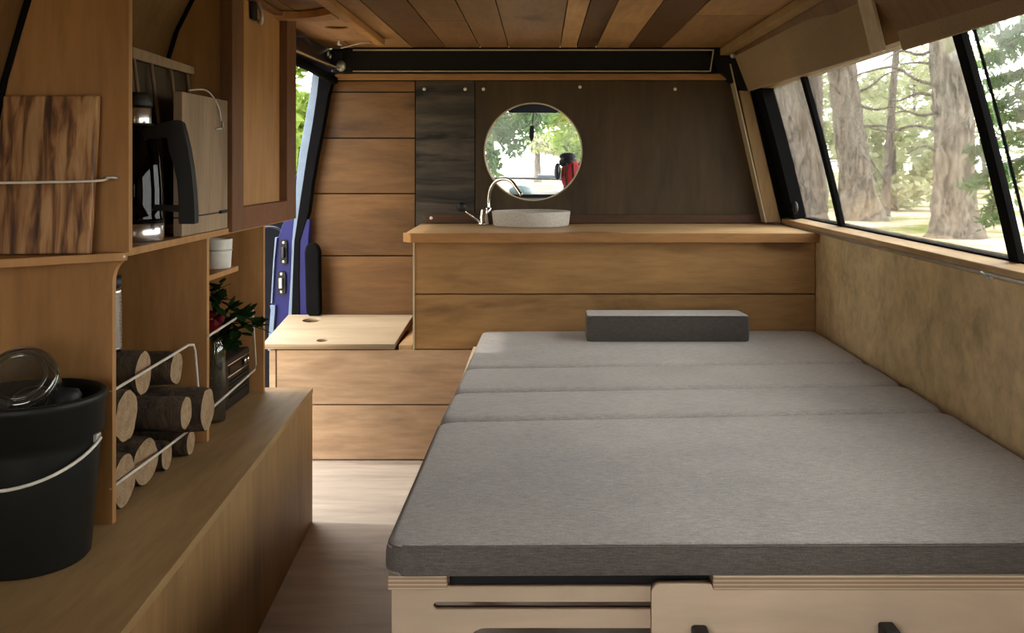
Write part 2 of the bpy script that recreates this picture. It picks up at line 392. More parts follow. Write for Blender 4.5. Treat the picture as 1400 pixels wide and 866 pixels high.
# ---- ceiling: planks running along the van
cb = MB(); lay = None
def ceiling():
    me_pl = []
    xs = [-.80,-.695,-.479,-.355,-.228,-.121,.070,.131,.204,.325,.447,.70]
    tones = [.62,.62,.22,.34,.50,.46,.90,.06,.78,.04,.56]
    cuts = {2:[3.05],3:[3.02,2.2],4:[2.6],5:[],8:[3.05],6:[2.3],7:[1.9],9:[2.0],10:[2.9],1:[3.30,2.1],0:[2.2]}
    bm = bmesh.new(); lay = bm.loops.layers.float_color.new('tone')
    for i in range(len(xs)-1):
        ys = [YR]+sorted(cuts.get(i, [])+[.8])+[3.72]
        for j in range(len(ys)-1):
            b0 = len(bm.faces)
            x0, x1 = xs[i]+.0018, xs[i+1]-.0018; y0, y1 = ys[j]+.0012, ys[j+1]-.0012
            dz = rnd.uniform(0, .003)
            v = [bm.verts.new(p) for p in ((x0,y0,1.42+dz),(x1,y0,1.42+dz),(x1,y1,1.42+dz),(x0,y1,1.42+dz),(x0,y0,1.434),(x1,y0,1.434),(x1,y1,1.434),(x0,y1,1.434))]
            t = min(1, max(0, tones[i]+rnd.uniform(-.07,.07))); sd = rnd.random()
            for q in ((3,2,1,0),(4,5,6,7),(0,1,5,4),(1,2,6,5),(2,3,7,6),(3,0,4,7)):
                f = bm.faces.new([v[k] for k in q])
                for l in f.loops: l[lay] = (t, sd, 0, 1)
    bmesh.ops.recalc_face_normals(bm, faces=bm.faces[:])
    me = bpy.data.meshes.new('ceiling'); bm.to_mesh(me); bm.free(); me.materials.append(M['ceil'])
    o = bpy.data.objects.new('ceiling', me); COL.objects.link(o); o['_w'] = [0,0,0]
    struct(o, 'ceiling clad in mixed light and dark wooden planks', 'ceiling')
    MB().box(-.86, .76, YR, 5.0, 1.436, 1.47).build('roof_skin', M['blueblack'], o)
    return o
ceil = ceiling()
# hatch panel with oval hole, and battens, at the ceiling's left
pz = 1.418
hl = [(-.80,2.60),(-.572,2.60),(-.572,3.50),(-.80,3.50)]
hp = plate([[(-.80,2.86),(-.575,2.86),(-.575,3.42),(-.71,3.44),(-.80,3.30)], circ(-.637,3.10,.037,28,.042)], .006, Matrix.Translation((0,0,1.4155)))
hp.build('access_panel', M['hatch'], ceil)
MB().box(-.571,-.541,1.8,3.44,1.398,1.419,.003).build('batten', M['shelf'], ceil)
MB().prism(smoothpath([(-.79,2.76,1.418),(-.72,2.80,1.418),(-.65,2.79,1.418),(-.575,2.72,1.418)],4)+[Vector((-.575,2.83,1.418)),Vector((-.64,2.86,1.418)),Vector((-.79,2.86,1.418))],(0,0,-.02)).build('batten', M['shelf'], ceil)
MB().tube([(-.685,3.40,1.384),(-.62,3.42,1.404),(-.56,3.44,1.412)],.0022,6).build('cable', M['white_wire'], ceil)
MB().tube([(-.69,3.38,1.418),(-.69,3.39,1.395),(-.68,3.40,1.395)],.005,8).build('cable_clip', M['zinc'], ceil)

# ---- header beam above the bulkhead
hb = MB().prism([(-.74,3.70,1.4215),(.640,3.70,1.4215),(.630,3.70,1.345),(.622,3.70,1.330),(-.74,3.70,1.330)],(0,.085,0)).build('trim_1', M['blackmetal'])
struct(hb, 'black header beam under the ceiling', 'beam')
MB().box(-.70,.642,3.694,3.70,1.409,1.414).build('edging', M['cream'], hb)
MB().box(-.70,.630,3.694,3.70,1.331,1.3345).build('edging', M['cream'], hb)
MB().prism([(.638,3.694,1.414),(.6425,3.694,1.414),(.630,3.694,1.331),(.626,3.694,1.331)],(0,.006,0)).build('edging', M['cream'], hb)
rl = MB().box(-.795,.70,3.745,3.785,1.306,1.329,.003).build('trim_2', M['rail'])
struct(rl, 'thin orange-brown wooden rail along the top of the bulkhead', 'rail')

# ---- bulkhead
HX, HZ, HR = PX(729,YB), PZ(207.5,YB), 66.5*YB/F
outline = [(-.893,.0),(.915,.0),(.905,.74),(.735,1.325),(.73,1.43),(-.80,1.43),(-.80,1.30),(-.845,1.08),(-.885,.87),(-.893,.66)]
wf = plate([outline, circ(HX,HZ,HR+.004,64)], .012, XZ(YB+.02)).build('wall_front', M['blackmetal'])
struct(wf, 'wooden bulkhead between the living area and the cab', 'wall')
zs = [1.305,PZ(126,YB),PZ(189,YB),PZ(265,YB),PZ(350,YB),.405]
lx = {0:(-.806,-.812),1:(-.812,-.846),2:(-.846,-.882),3:(-.882,-.890),4:(-.868,-.868)}
for i in range(5):
    a, b = lx[i]; z1, z0 = zs[i]-.0025, zs[i+1]+.0025
    mid = (a+b)/2 - .004
    MB().prism([(b,YB,z0),(-.482,YB,z0),(-.482,YB,z1),(a,YB,z1),(mid,YB,(z0+z1)/2)],(0,.012,0)).build('plank', M['plank'], wf)
MB().box(-.478,-.254,YB,YB+.012,.74,1.304).build('dark_panel', M['black_ply'], wf)
pp = plate([[(-.251,.74),(.902,.74),(.735,1.304),(-.251,1.304)], circ(HX,HZ,HR,72)], .012, XZ(YB+.006))
ppo = pp.build('plywood_panel', M['ply_dark'], wf)
rim = MB(); 
rim.lathe([(HR,0),(HR+.003,0),(HR+.003,-.003),(HR-.002,-.003),(HR-.002,.02),(HR,.02)], Matrix.Translation((HX,YB,HZ)) @ Matrix.Rotation(-PI/2,4,'X'), 72)
rim.build('hole_edging', M['cream'], wf)
MB().box(-.438,.89,YB-.014,YB,.762,.796,.002).build('batten', M['redwood_d'], wf)
for px, py in ((580,122),(636,122),(661,122),(793,119),(923,122)):
    c = P(px,py,YB)
    s = MB().lathe([(0,-.003),(.004,-.0025),(.0065,0)], Matrix.Translation((c.x,YB-.0005,c.z)) @ Matrix.Rotation(-PI/2,4,'X'), 14).build('screw', M['white'], wf)
c = P(590,298,YB); MB().lathe([(0,-.003),(.004,-.0025),(.0065,0)], Matrix.Translation((c.x,YB-.0145,c.z)) @ Matrix.Rotation(-PI/2,4,'X'), 14).build('screw', M['white'], wf)

# ---- left body side (behind the shelves)
prof = [(-.965,0),(-.965,.85),(-.925,1.11),(-.87,1.30),(-.81,1.42)]
pr = [(x,0,z) for x, z in prof] + [(x-.035,0,z) for x, z in prof[::-1]]
wlm = MB().prism([(x,YR,z) for x,_,z in pr],(0,2.70-YR,0))
wlm.prism([(-.965,2.70,.82)]+[(x,2.70,z) for x,_,z in pr if z > .82]+[(-1.0,2.70,.82)],(0,.265,0))
wl = wlm.build('wall_left', M['wallp']); struct(wl, 'plywood lined side of the van behind the shelves', 'wall')
# door head rail
MB().prism([(-.80,2.965,1.425),(-.775,2.965,1.345),(-.80,2.965,1.33),(-.90,2.965,1.36),(-.90,2.965,1.44)],(0,.83,0),.006).build('door_head_rail', M['blueblack'], wl)
MB().tube([(-.772,2.97,1.343),(-.762,3.4,1.343),(-.745,3.78,1.343)],.004,8).build('head_seal', M['cream'], wl)
MB().tube([(-.80,2.97,1.325),(-.79,3.4,1.318),(-.775,3.72,1.30)],.016,8).build('head_rubber', M['rubber'], wl)
MB().ball((-.745,3.70,1.352),.018,1,1,1.2,8).build('bracket', M['zinc'], wl)
MB().box(-.79,-.705,3.72,3.78,1.33,1.42,.01).build('corner_gusset', M['blueblack'], wl)
MB().ball((-.768,3.58,1.385),.011,.6,1,1,8).build('bolt', M['zinc'], wl)
MB().ball((-.768,3.62,1.38),.010,.6,1,1,8).build('bolt', M['zinc'], wl)
MB().tube([(-.776,3.05,1.383),(-.768,3.2,1.40),(-.768,3.32,1.385)],.006,6).build('trim_strip', M['blueblack'], wl)
# door pillar with latch plates (trim_3)
def ribbon(pxs, Y, th, name, mat, par, bev=.003):
    L = [P(a,y,Y) for y, a, b in pxs]; R = [P(b,y,Y) for y, a, b in pxs]
    return MB().prism(L + R[::-1], (0,th,0), bev, 2).build(name, mat, par)
pil = ribbon([(92,430,434),(130,425,430),(170,418,425),(210,411,418),(250,403,412),(290,395,406),(308,386,403),(325,380,400),(360,375,398),(415,371,396),(440,368,395),(480,366,393)], 3.76, .05, 'trim_3', M['blue'], None)
struct(pil, 'blue painted door pillar with two black latch plates', 'pillar')
ribbon([(92,428,439),(130,423,434),(170,416,428),(210,409,421),(250,405,415),(290,403,409),(330,399,404),(380,397,402),(430,394,400),(480,392,398)], 3.75, .05, 'edge_flange', M['steelblue'], pil)
ribbon([(90,437,460),(130,433,449),(170,427,442),(210,420,434),(250,414,427),(290,408,422),(330,402,410),(380,400,409),(440,398,410),(480,396,410)], 3.73, .05, 'door_seal', M['rubber'], pil)
ribbon([(300,409,424),(345,409,421),(380,408,419),(430,406,420),(480,404,422)], 3.735, .04, 'inner_pillar', M['blue'], pil)
ribbon([(333,422,428),(337,418,433),(345,416,436),(380,417,436),(425,418,437),(432,421,437)], 3.69, .05, 'buffer_pad', M['rubber'], pil, .006)
for (cx, cy, h, w) in ((388,345,34,9),(385,387,32,11)):
    c = P(cx,cy,3.75); ww, hh = w*3.75/F, h*3.75/F
    lp = plate([rrect(c.x-ww/2,c.x+ww/2,c.z-hh/2,c.z+hh/2,ww*.45)], .012, XZ(3.752)).build('latch_plate', M['black'], pil)
    MB().box(c.x-ww*.22,c.x+ww*.22,3.73,3.75,c.z-hh*.22,c.z+hh*.22,.003).build('striker', M['zinc' if cy > 360 else 'blueblack'], lp)
    for s in (-1,1): MB().ball((c.x,3.746,c.z+s*hh*.38),.006,1,.5,1,8).build('bolt', M['zinc'], lp)
ribbon([(325,376,378.5),(355,373.5,375.5),(415,370,372)],3.745,.03,'edge_bead',M['steelblue'],pil,.001)
ribbon([(418,369,376),(425,370,376),(450,368,374),(480,366,373)],3.74,.02,'lower_fold',M['steelblue'],pil,.001)
# open front door beyond the pillar
dy = lambda x: 4.50+(x+.97)*.28
dr = MB().prism([(x,dy(x),z) for x,z in ((-1.75,-.35),(-.97,-.35),(-.97,.75),(-1.0,.77),(-1.75,.79))],(-.012,.05,0),.006).build('door_1', M['blue']); struct(dr, 'opened blue front door with a dark inner card', 'door')
MB().prism([(x,dy(x)-.013,z) for x,z in ((-1.72,-.25),(-.99,-.25),(-.99,.74),(-1.72,.75))],(-.003,.012,0),.004).build('door_card', M['card'], dr)
MB().tube(smoothpath([(x,dy(x)-.05,z) for x,z in ((-1.28,.60),(-1.26,.68),(-1.21,.71),(-1.15,.69),(-1.13,.60))],6),.006,8).build('pull_handle', M['blueblack'], dr)
MB().tube([(-.97,dy(-.97)+.02,.75),(-1.0,dy(-1)+.02,1.66),(-1.55,dy(-1.55)+.02,1.68),(-1.75,dy(-1.75)+.02,.79)],.018,8).build('window_surround', M['rubber'], dr)
# cab shell
cf = MB().box(-.97,.97,YB+.06,5.35,-.2,-.1).build('floor_1', M['card']); struct(cf)
MB().box(.90,.96,YB+.05,5.3,-.1,.80).build('side_panel', M['card'], cf)

# ---- right wall
wr = MB().prism([(.915,YR,0),(.915,YR,.757),(.99,YR,.757),(.99,YR,0)],(0,YB-YR,0)).build('wall_right', M['wallr']); struct(wr, 'mottled tan plywood wall panel beside the bed', 'wall')
MB().prism([(.80,YR,1.262),(.735,YR,1.36),(.70,YR,1.42),(.76,YR,1.44),(.80,YR,1.37),(.86,YR,1.262)],(0,YB-YR,0)).build('upper_panel', M['wallp'], wr)
MB().box(.665,.70,YR,3.70,1.392,1.419,.003).build('cove_batten', M['post'], wr)
MB().prism([(.70,3.70,1.43),(.60,3.70,1.43),(.66,3.70,1.34),(.75,3.70,1.26),(.80,3.70,1.26)],(0,.08,0)).build('corner_gusset', M['blackmetal'], wr)
sl = MB().prism([(.905,YR,.757),(.897,YR,.772),(.897,YR,.784),(.955,YR,.792),(.99,YR,.790),(.99,YR,.757)],(0,YB-YR-.02,0),.002).build('trim_4', M['sill']); struct(sl, 'wooden window sill with a metal edge strip', 'sill')
MB().tube([(.9005,YR,.766),(.9005,2,.766),(.9005,3.76,.766)],.0045,8).build('metal_strip', M['alu'], sl)
MB().tube([(.893,2.02,.766),(.898,2.0,.758),(.896,1.98,.76)],.004,6).build('wire_tie', M['zinc'], sl)
# far post of the window
pst = MB().prism([(.838,3.70,.77),(.893,3.70,.77),(.777,3.70,1.262),(.735,3.70,1.262)],(0,.07,0),.003).build('trim_5', M['post']); struct(pst, 'sloping wooden post at the end of the window', 'post')
MB().prism([(.885,3.715,.77),(.96,3.715,.77),(.84,3.715,1.262),(.77,3.715,1.262)],(0,.06,0)).build('post_backing', M['rubber'], pst)
MB().prism([(.833,3.695,.77),(.838,3.695,.77),(.705,3.695,1.36),(.700,3.695,1.36)],(0,.07,0)).build('post_edge', M['cream'], pst)
# window
def wx(z): return .945-(z-.79)*.2174-((z-.79)*.47)**2*.35
def wpt(y, z): return Vector((wx(z), y, z))
def wbar(y0, y1, name, mat, par, dx=0, th=.02, zlo=.785, zhi=1.30):
    n = 8; zz = [lerp(zlo,zhi,i/n) for i in range(n+1)]
    A = [Vector((wx(z)+dx, y0, z)) for z in zz]; B = [Vector((wx(z)+dx+th, y0, z)) for z in zz]
    return MB().prism(A+B[::-1], (0,y1-y0,0)).build(name, mat, par)
wn = wbar(3.60,3.785,'window_1',M['rubber'],None,-.03,.045); struct(wn, 'long sliding side window with black rubber frame', 'window')
wbar(3.125,3.165,'mullion',M['rubber'],wn,-.002,.014)
wbar(1.962,2.005,'mullion',M['rubber'],wn,-.002,.014)
wbar(1.908,1.914,'seal',M['rubber'],wn,.0,.004)
wbar(YR,.75,'light_blocking_panel',M['wallr'],wr,-.006,.03,.785,1.30)  # added over the unseen near end of the window to cut light
for y0,y1,dx in ((3.17,3.62,.012),(2.01,3.13,.006),(.74,1.95,.012)):
    wbar(y0,y1,'pane',M['glass'],wn,dx,.003)
MB().box(.945,.99,YR,3.6,.785,.795).build('bottom_channel', M['rubber'], wn)
MB().ball((.915,3.585,.83),.018,.6,1,1.3,10).build('latch_knob', M['black'], wn)
# unseen rear end; opening shaped to set the light inside
rw = MB()
rw.box(-.25,.97,YR-.05,YR,-.04,.80); rw.box(-1.0,-.25,YR-.05,YR,-.04,.38); rw.box(-1.0,-.85,YR-.05,YR,.38,1.45); rw.box(.30,.97,YR-.05,YR,.80,1.45); rw.box(-.85,.78,YR-.05,YR,1.25,1.45)
struct(rw.build('wall_rear', M['wallp']), 'unseen rear end of the van, its opening shaped to set the light', 'wall')

# ---- blinds and wire
def blind(name, y0, y1, tA, bA, tB, bB, th, label):
    r = thing(name, label, 'blind', bA)
    MB().hexa([bA, bA+Vector((th,0,0)), bB+Vector((th,0,0)), bB, tA, tA+Vector((th,0,0)), tB+Vector((th,0,0)), tB], .004).build('panel', M['blind'], r)
    return r
b1 = blind('folded_blind',0,0,Vector((.729,2.30,1.383)),Vector((.765,2.30,1.242)),Vector((.707,3.64,1.383)),Vector((.757,3.64,1.254)),.006,'folded tan cloth blind at the far end of the window nearest the sink counter')
MB().hexa([Vector((.762,2.215,1.241)),Vector((.770,2.215,1.241)),Vector((.769,2.30,1.241)),Vector((.761,2.30,1.241)),Vector((.727,2.215,1.384)),Vector((.735,2.215,1.384)),Vector((.734,2.30,1.384)),Vector((.726,2.30,1.384))],.002).build('edge_strip', M['strap'], b1)
b2 = blind('folded_blind',0,0,Vector((.775,.30,1.383)),Vector((.815,.30,1.235)),Vector((.758,2.205,1.383)),Vector((.800,2.205,1.238)),.006,'folded tan cloth blind above the big window pane nearest the camera')
w = thing('curtain_wire','thin pale wire rod running along the top of the cloth blinds','wire',(.724,3.64,1.39))
MB().tube([(.722,3.67,1.389),(.730,3.0,1.392),(.765,2.3,1.392),(.768,.3,1.392)],.0035,8).build('rod', M['white_wire'], w)
MB().ball((.705,3.66,1.388),.011,1,1,1,8).build('end_bolt', M['zinc'], w)

# ================================================================ FURNITURE
# long low base under counter and seat
bs = thing('low_cabinet','low wooden storage base with two wide front boards under the sink counter','cabinet',(0,3.5,0))
MB().box(-.90,.905,YC+.012,YB-.01,.0,.362).build('carcass', M['redwood'], bs)
MB().box(-.88,.905,YC,YC+.012,.1875,.368,.0015).build('front_board', M['base'], bs)
MB().box(-.905,-.884,YC,YC+.012,.1875,.368,.0015).build('end_strip', M['base'], bs)
MB().box(-.905,.905,YC,YC+.012,.004,.1835,.0015).build('front_board', M['base'], bs)
MB().box(-.90,-.43,3.72,3.778,.362,.404,.002).build('back_ledge', M['worktop'], bs)
MB().box(-.475,-.43,YC+.005,3.70,.362,.384,.002).build('side_ledge', M['worktop'], bs)
# lid
zl = lambda y: .3725+(y-YC)*(.406-.3725)/(3.72-YC)
ld = thing('box_lid','loose pale plywood lid with finger holes lying on the low seat box by the door','lid',(-.70,3.5,.37))
ang = math.atan((.406-.3725)/(3.72-YC))
mt = Matrix.Translation((0,3.30,.3815)) @ Matrix.Rotation(ang,4,'X')
h1 = P(425,436,3.62); h2 = P(441,466,3.35)
lm = plate([[(-.925,0),(-.487,0),(-.478,.42),(-.945,.42)], circ(h1.x,.335,.033,28,.036), circ(h2.x,.05,.02,24,.022)], .017, mt)
lm.build('board', M['lid'], ld)
# counter
ct = thing('counter_cabinet','wooden sink counter cabinet with two long drawer fronts behind the bed','cabinet',(.25,3.5,.37))
MB().box(-.415,.905,YC+.014,YB-.015,.366,.728).build('carcass', M['redwood'], ct)
MB().box(-.423,.912,YC,YC+.014,.556,.728,.002).build('drawer_front', M['drawer'], ct)
MB().box(-.423,.912,YC,YC+.014,.3715,.552,.002).build('drawer_front', M['drawer'], ct)
MB().box(-.427,-.421,YC-.003,YC+.02,.37,.728).build('edge_strip', M['cream'], ct)
wt = MB()
wt.prism([(-.449,3.300,.7616),(-.425,3.273,.7616),(.912,3.273,.7616),(.912,YB-.015,.7616),(-.458,YB-.015,.7616)],(0,0,-.0325),.005,3)
wt = wt.build('worktop', M['worktop']); tag(wt,'pale wooden worktop slab carrying the round basin','worktop')
MB().prism([(-.449,3.2995,.7600),(-.4585,3.296,.7600),(-.429,3.262,.7600),(.912,3.262,.7600),(.912,3.2725,.7600),(-.425,3.2725,.7600)],(0,0,-.031),.002).build('front_edging', M['rail'], wt)

# basin
bz = .7618
bp = thing('wash_basin','round speckled grey stone basin standing on the worktop','basin',(-.037,3.628,bz))
r = .143
MB().lathe([(0,0),(.130,0),(.1355,.002),(.138,.007),(r,.050),(r,.0535),(r-.002,.055),(r-.007,.055),(r-.009,.053),(.128,.016),(.115,.010),(0,.008)], Matrix.Translation((-.037,3.628,bz)), 64).build('bowl', M['stone'], bp)
MB().lathe([(0,.0105),(.018,.0105),(.02,.009)], Matrix.Translation((-.037,3.628,bz)), 20).build('drain', M['chrome'], bp)
# hand pump tap
tx, ty = PX(662,3.69), 3.69
tp = thing('hand_pump_tap','chrome hand pump tap with arched spout and black lever knob beside the basin','tap',(tx,ty,bz))
MB().lathe([(0,0),(.026,0),(.026,.006),(.021,.012),(.020,.016),(.0185,.03),(.014,.055),(.012,.060),(0,.060)], Matrix.Translation((tx,ty,bz)), 28).build('body', M['chrome'], tp)
sp = [P(667,291,ty),P(668,287,ty),P(668.5,270,ty),P(671,258,ty-.01),P(678,248,ty-.02),P(689,244.5,ty-.04),P(699,248,ty-.06),P(706,257,ty-.075),P(713,267,ty-.09)]
MB().tube(smoothpath(sp,6),.0068,12).build('spout', M['chrome'], tp)
MB().lathe([(.011,0),(.011,.012),(.008,.015),(.008,.0),(.011,0)], Matrix.Translation(P(667.5,289,ty)), 16).build('collar', M['chrome'], tp)
MB().tube([P(658,305,ty),P(648,298,ty-.02),P(636,288,ty-.03)],.0045,10).build('lever', M['chrome'], tp)
MB().ball(P(631,283.5,ty-.03),.0175,1,1,1,12).build('lever_knob', M['black'], tp)

# ---- bed
LZ, BZ = .438, .391
def cushion(name, fl, fr, br, bl, z0, z1, mat, label, cat, group, rs=(.028,.014,.028,.014), rad=.03, h=.019, piping=False, side=None):
    side = side or M['side_grey']
    """rounded cushion; rs: softness of front, right, back, left top edges"""
    fl, fr, br, bl = [Vector((p[0],p[1],0)) for p in (fl,fr,br,bl)]
    W = (fr-fl).length; D = (bl-fl).length
    def pt(x, y, z):
        u, v = x/W, y/D
        p = fl.lerp(fr,u).lerp(bl.lerp(br,u),v); return Vector((p.x,p.y,z))
    def ring(k, z, ex=0):
        f, r_, b_, l_ = [q*k for q in rs]; f -= ex; r_ -= ex; b_ -= ex; l_ -= ex
        return [pt(x,y,z) for x,y in rrect(l_, W-r_, f, D-b_, rad)]
    b = MB(); rings = []
    prof_ = [(.35,z0,0),(0.0,z0+.006,0),(0,z0+(z1-h-z0)*.5,.0004),(0,z1-h,0)]+[(1-math.cos(t*PI/12), z1-h+h*math.sin(t*PI/12),0) for t in range(1,7)]
    for k, z, ex in prof_: rings.append([b.bm.verts.new(p) for p in ring(k,z,ex)])
    n = len(rings[0])
    for A_, B_ in zip(rings, rings[1:]):
        for i in range(n):
            f = b.bm.faces.new((A_[i],A_[(i+1)%n],B_[(i+1)%n],B_[i])); f.smooth = True
    b.bm.faces.new(rings[0][::-1]); b.bm.faces.new(rings[-1])
    r = thing(name, label, cat, (fl+br)/2+Vector((0,0,z0)), group)
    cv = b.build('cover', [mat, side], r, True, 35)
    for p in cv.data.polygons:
        if abs(p.normal.z) < .45: p.material_index = 1  # steep faces take the darker second material
    if piping:
        MB().tube([p+Vector((0,-.0005,0)) for p in ring(.3,z1-h*.30)],.0013,6,closed=True).build('piping', side, r)
    return r
fl, fr = (-.2285,1.434), (.905,1.445)
s1 = ((-.2205,2.135),(.906,2.225)); s2 = ((-.2125,2.405),(.906,2.485)); s3 = ((-.206,2.690),(.906,2.765)); sb = ((-.1955,3.285),(.906,3.296))
G = 'grey bed cushions laid side by side'
g = .003
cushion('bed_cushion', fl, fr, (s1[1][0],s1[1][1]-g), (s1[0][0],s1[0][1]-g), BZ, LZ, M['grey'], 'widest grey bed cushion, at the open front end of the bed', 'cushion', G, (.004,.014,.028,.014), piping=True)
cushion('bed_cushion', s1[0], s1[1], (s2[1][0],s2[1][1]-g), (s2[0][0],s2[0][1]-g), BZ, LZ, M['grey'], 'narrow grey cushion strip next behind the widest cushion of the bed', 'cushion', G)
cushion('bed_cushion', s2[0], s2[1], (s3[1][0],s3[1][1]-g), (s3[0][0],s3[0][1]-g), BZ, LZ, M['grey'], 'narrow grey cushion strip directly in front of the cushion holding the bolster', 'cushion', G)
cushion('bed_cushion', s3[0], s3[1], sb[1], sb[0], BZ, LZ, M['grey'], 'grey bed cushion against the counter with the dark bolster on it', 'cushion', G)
# front border seam on widest cushion
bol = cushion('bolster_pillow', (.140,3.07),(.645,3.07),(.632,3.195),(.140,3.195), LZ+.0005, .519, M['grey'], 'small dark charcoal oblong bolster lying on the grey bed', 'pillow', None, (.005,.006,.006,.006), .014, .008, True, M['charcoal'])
bd = thing('bed','pale birch plywood pull-out bed frame under the grey cushions','bed',(.35,2.3,0))
def sb_(x0,x1,y0,y1,z0,z1,name,mat,bev=.0015): return MB().box(x0,x1,y0,y1,z0,z1,bev).build(name,mat,bd)
sb_(-.222,PX(611,1.437),1.437,3.25,.3705,.3905,'slat',M['lam'])
sb_(PX(975,1.437),.905,1.437,3.25,.3705,.3905,'top_panel',M['lam'])
yy = 1.452
pl_z = lambda y: PZ(y,yy)
X0, X1 = PX(535,yy), PX(905,yy)
slot = rrect(PX(592,yy), X1+.2, pl_z(836.5), pl_z(825), .006)
cut = rrect(PX(636,yy), X1+.3, .05, pl_z(861), .03)
MBp = plate([[(X0,.0),(X1+.35,.0),(X1+.35,pl_z(805)),(X0+.085,pl_z(805)),(X0+.08,.3702),(X0,.3702)], slot, cut], .016, XZ(yy+.012))
MBp.build('fixed_front', M['lamy'], bd)
y2 = 1.437
fpX0 = PX(891,y2)
rp = plate([[(fpX0,.02)]+[(fpX0+.012-.012*math.cos(t*PI/10),PZ(800,y2)-.012+.012*math.sin(t*PI/10)) for t in range(6)]+[(PX(973,y2),PZ(800,y2)),(PX(975,y2),.3702),(.905,.3702),(.905,.02)]], .016, XZ(y2+.008)).build('sliding_front', M['lamy'], bd)
for px, py in ((958,861.5),(1216,857)):
    c = P(px,py,1.42)
    k = MB().box(c.x-.0115,c.x+.0115,1.404,1.437,c.z-.035,c.z,.004,3).build('latch', M['black'], bd)
sb_(.885,.905,1.46,3.25,0,.37,'side_panel',M['lam'])
sb_(-.205,-.187,1.47,3.25,.25,.37,'side_rail',M['lam'])
for y in (2.3,3.2): sb_(-.205,-.17,y,y+.04,0,.25,'leg',M['lam'])
sb_(-.187,.885,2.0,2.06,.345,.3705,'cross_rail',M['lam'])
sb_(-.187,.885,3.0,3.06,.345,.3705,'cross_rail',M['lam'])
sb_(PX(613,1.45),PX(972,1.45),1.468,1.486,.345,.3895,'gap_shade_box',M['black'])  # black box put in as the shade of the gap under the cushion

# ---- bench along the left
BT = .37
fx = lambda y: -.631+(2.743-y)*.054
bn = thing('storage_bench','long low plywood storage bench that carries the shelves, bucket and firewood','bench',(-.78,1.6,0))
MB().prism([(fx(-.6),-.6,0),(fx(2.743),2.743,0),(fx(2.743),2.743,BT-.016),(fx(-.6),-.6,BT-.016)],(-.016,0,0),.001).build('front_panel', M['bench'], bn)
MB().prism([(-.962,-.6,BT),(fx(-.6)+.001,-.6,BT),(fx(2.747)+.001,2.747,BT),(-.962,2.747,BT)],(0,0,-.0155),.001).build('top_panel', M['benchtop'], bn)
MB().box(-.955,fx(2.743)-.016,2.727,2.743,0,BT-.016).build('end_panel', M['bench'], bn)

# ---- shelf unit
su = thing('shelf_unit','tall plywood shelf unit with framed cabinet door standing on the bench','shelf',(-.85,2.2,BT))
SZ0, SZ1 = .822, .836
def wallx(z):
    for (x0,z0),(x1,z1) in zip(prof, prof[1:]):
        if z <= z1: return lerp(x0,x1,(z-z0)/(z1-z0))
    return prof[-1][0]
def divider(y, xf, z0, z1, th=.016, fillet=0, name='divider', gap=.006, mat=None):
    zz = [lerp(z0,z1,i/12) for i in range(13)]
    back = [(wallx(z)+gap, y, z) for z in zz]
    front = [(xf,y,z0)]
    if fillet:
        front += [(xf,y,z1-.04)]+[(xf+fillet*(1-math.cos(t*PI/12)), y, z1-.04+.04*math.sin(t*PI/12)) for t in range(1,7)]
    else: front += [(xf,y,z1)]
    return MB().prism(front+back[::-1],(0,th,0)).build(name, mat or M['shelf'], su)
divider(1.70,-.733,BT+.0005,SZ0-.0005,.015,.022)
divider(2.204,-.741,BT+.0005,SZ0-.0005)
divider(2.686,-.750,BT+.0005,SZ0-.0005,.014)
MB().prism([(-.705,1.695,SZ1),(-.960,1.485,SZ1),(-.960,1.72,SZ1),(-.960,2.955,SZ1),(-.737,2.955,SZ1),(-.737,1.72,SZ1)],(0,0,-(SZ1-SZ0)),.001).build('shelf_board', M['shelf'], su)
MB().ball((-.712,1.6925,.829),.0045,1,.6,1,8).build('screw', M['zinc'], su)
divider(1.70,-.705,SZ1+.0005,1.418,.015)
divider(2.363,-.752,SZ1+.0005,1.418,.015)
divider(2.94,-.752,SZ1+.0005,1.418,.015)
MB().box(-.752,-.737,2.346,2.363,SZ1+.0005,1.418).build('face_strip', M['shelf'], su)
def seam(y):  # black tube put in as the shade of the gap along the wall
    MB().tube([(wallx(z)+.004, y-.004, z) for z in [lerp(SZ1+.01,1.418,i/10) for i in range(11)]],.0055,8).build('gap_shade_strip', M['rubber'], su)
seam(1.70); seam(2.363)
# framed door
cd = MB().box(-.757,-.750,2.38,2.93,.85,1.415).build('cabinet_door', M['shelf'], su)
def dpart(n, y0,y1,z0,z1,m,x1=-.728): return MB().box(-.757,x1,y0,y1,z0,z1,.0015).build(n,m,cd)
dpart('stile',2.345,2.435,SZ0+.004,1.417,M['redwood_z']); dpart('stile',2.85,2.955,SZ0+.004,1.417,M['redwood_z'])
dpart('rail',2.435,2.85,SZ0+.004,.882,M['redwood']); dpart('rail',2.435,2.85,1.405,1.417,M['redwood'])
MB().tube(smoothpath([(-.738,2.575,1.417),(-.725,2.572,1.385),(-.722,2.57,1.36),(-.730,2.585,1.352),(-.738,2.595,1.362)],5),.005,8).build('hook', M['zinc'], cd)
MB().box(-.748,-.738,2.55,2.59,1.36,1.415,.003).build('hook_plate', M['black'], cd)
# cord holding the board
MB().tube(smoothpath([(-.96,1.495,.957),(-.87,1.555,.957),(-.752,1.648,.958),(-.735,1.690,.9615)],6),.0022,8).build('cord', M['white_wire'], su)
MB().tube([(-.742,1.69,.961),(-.735,1.682,.964),(-.728,1.69,.964),(-.722,1.698,.962)],.003,6).build('eyelet', M['zinc'], su)
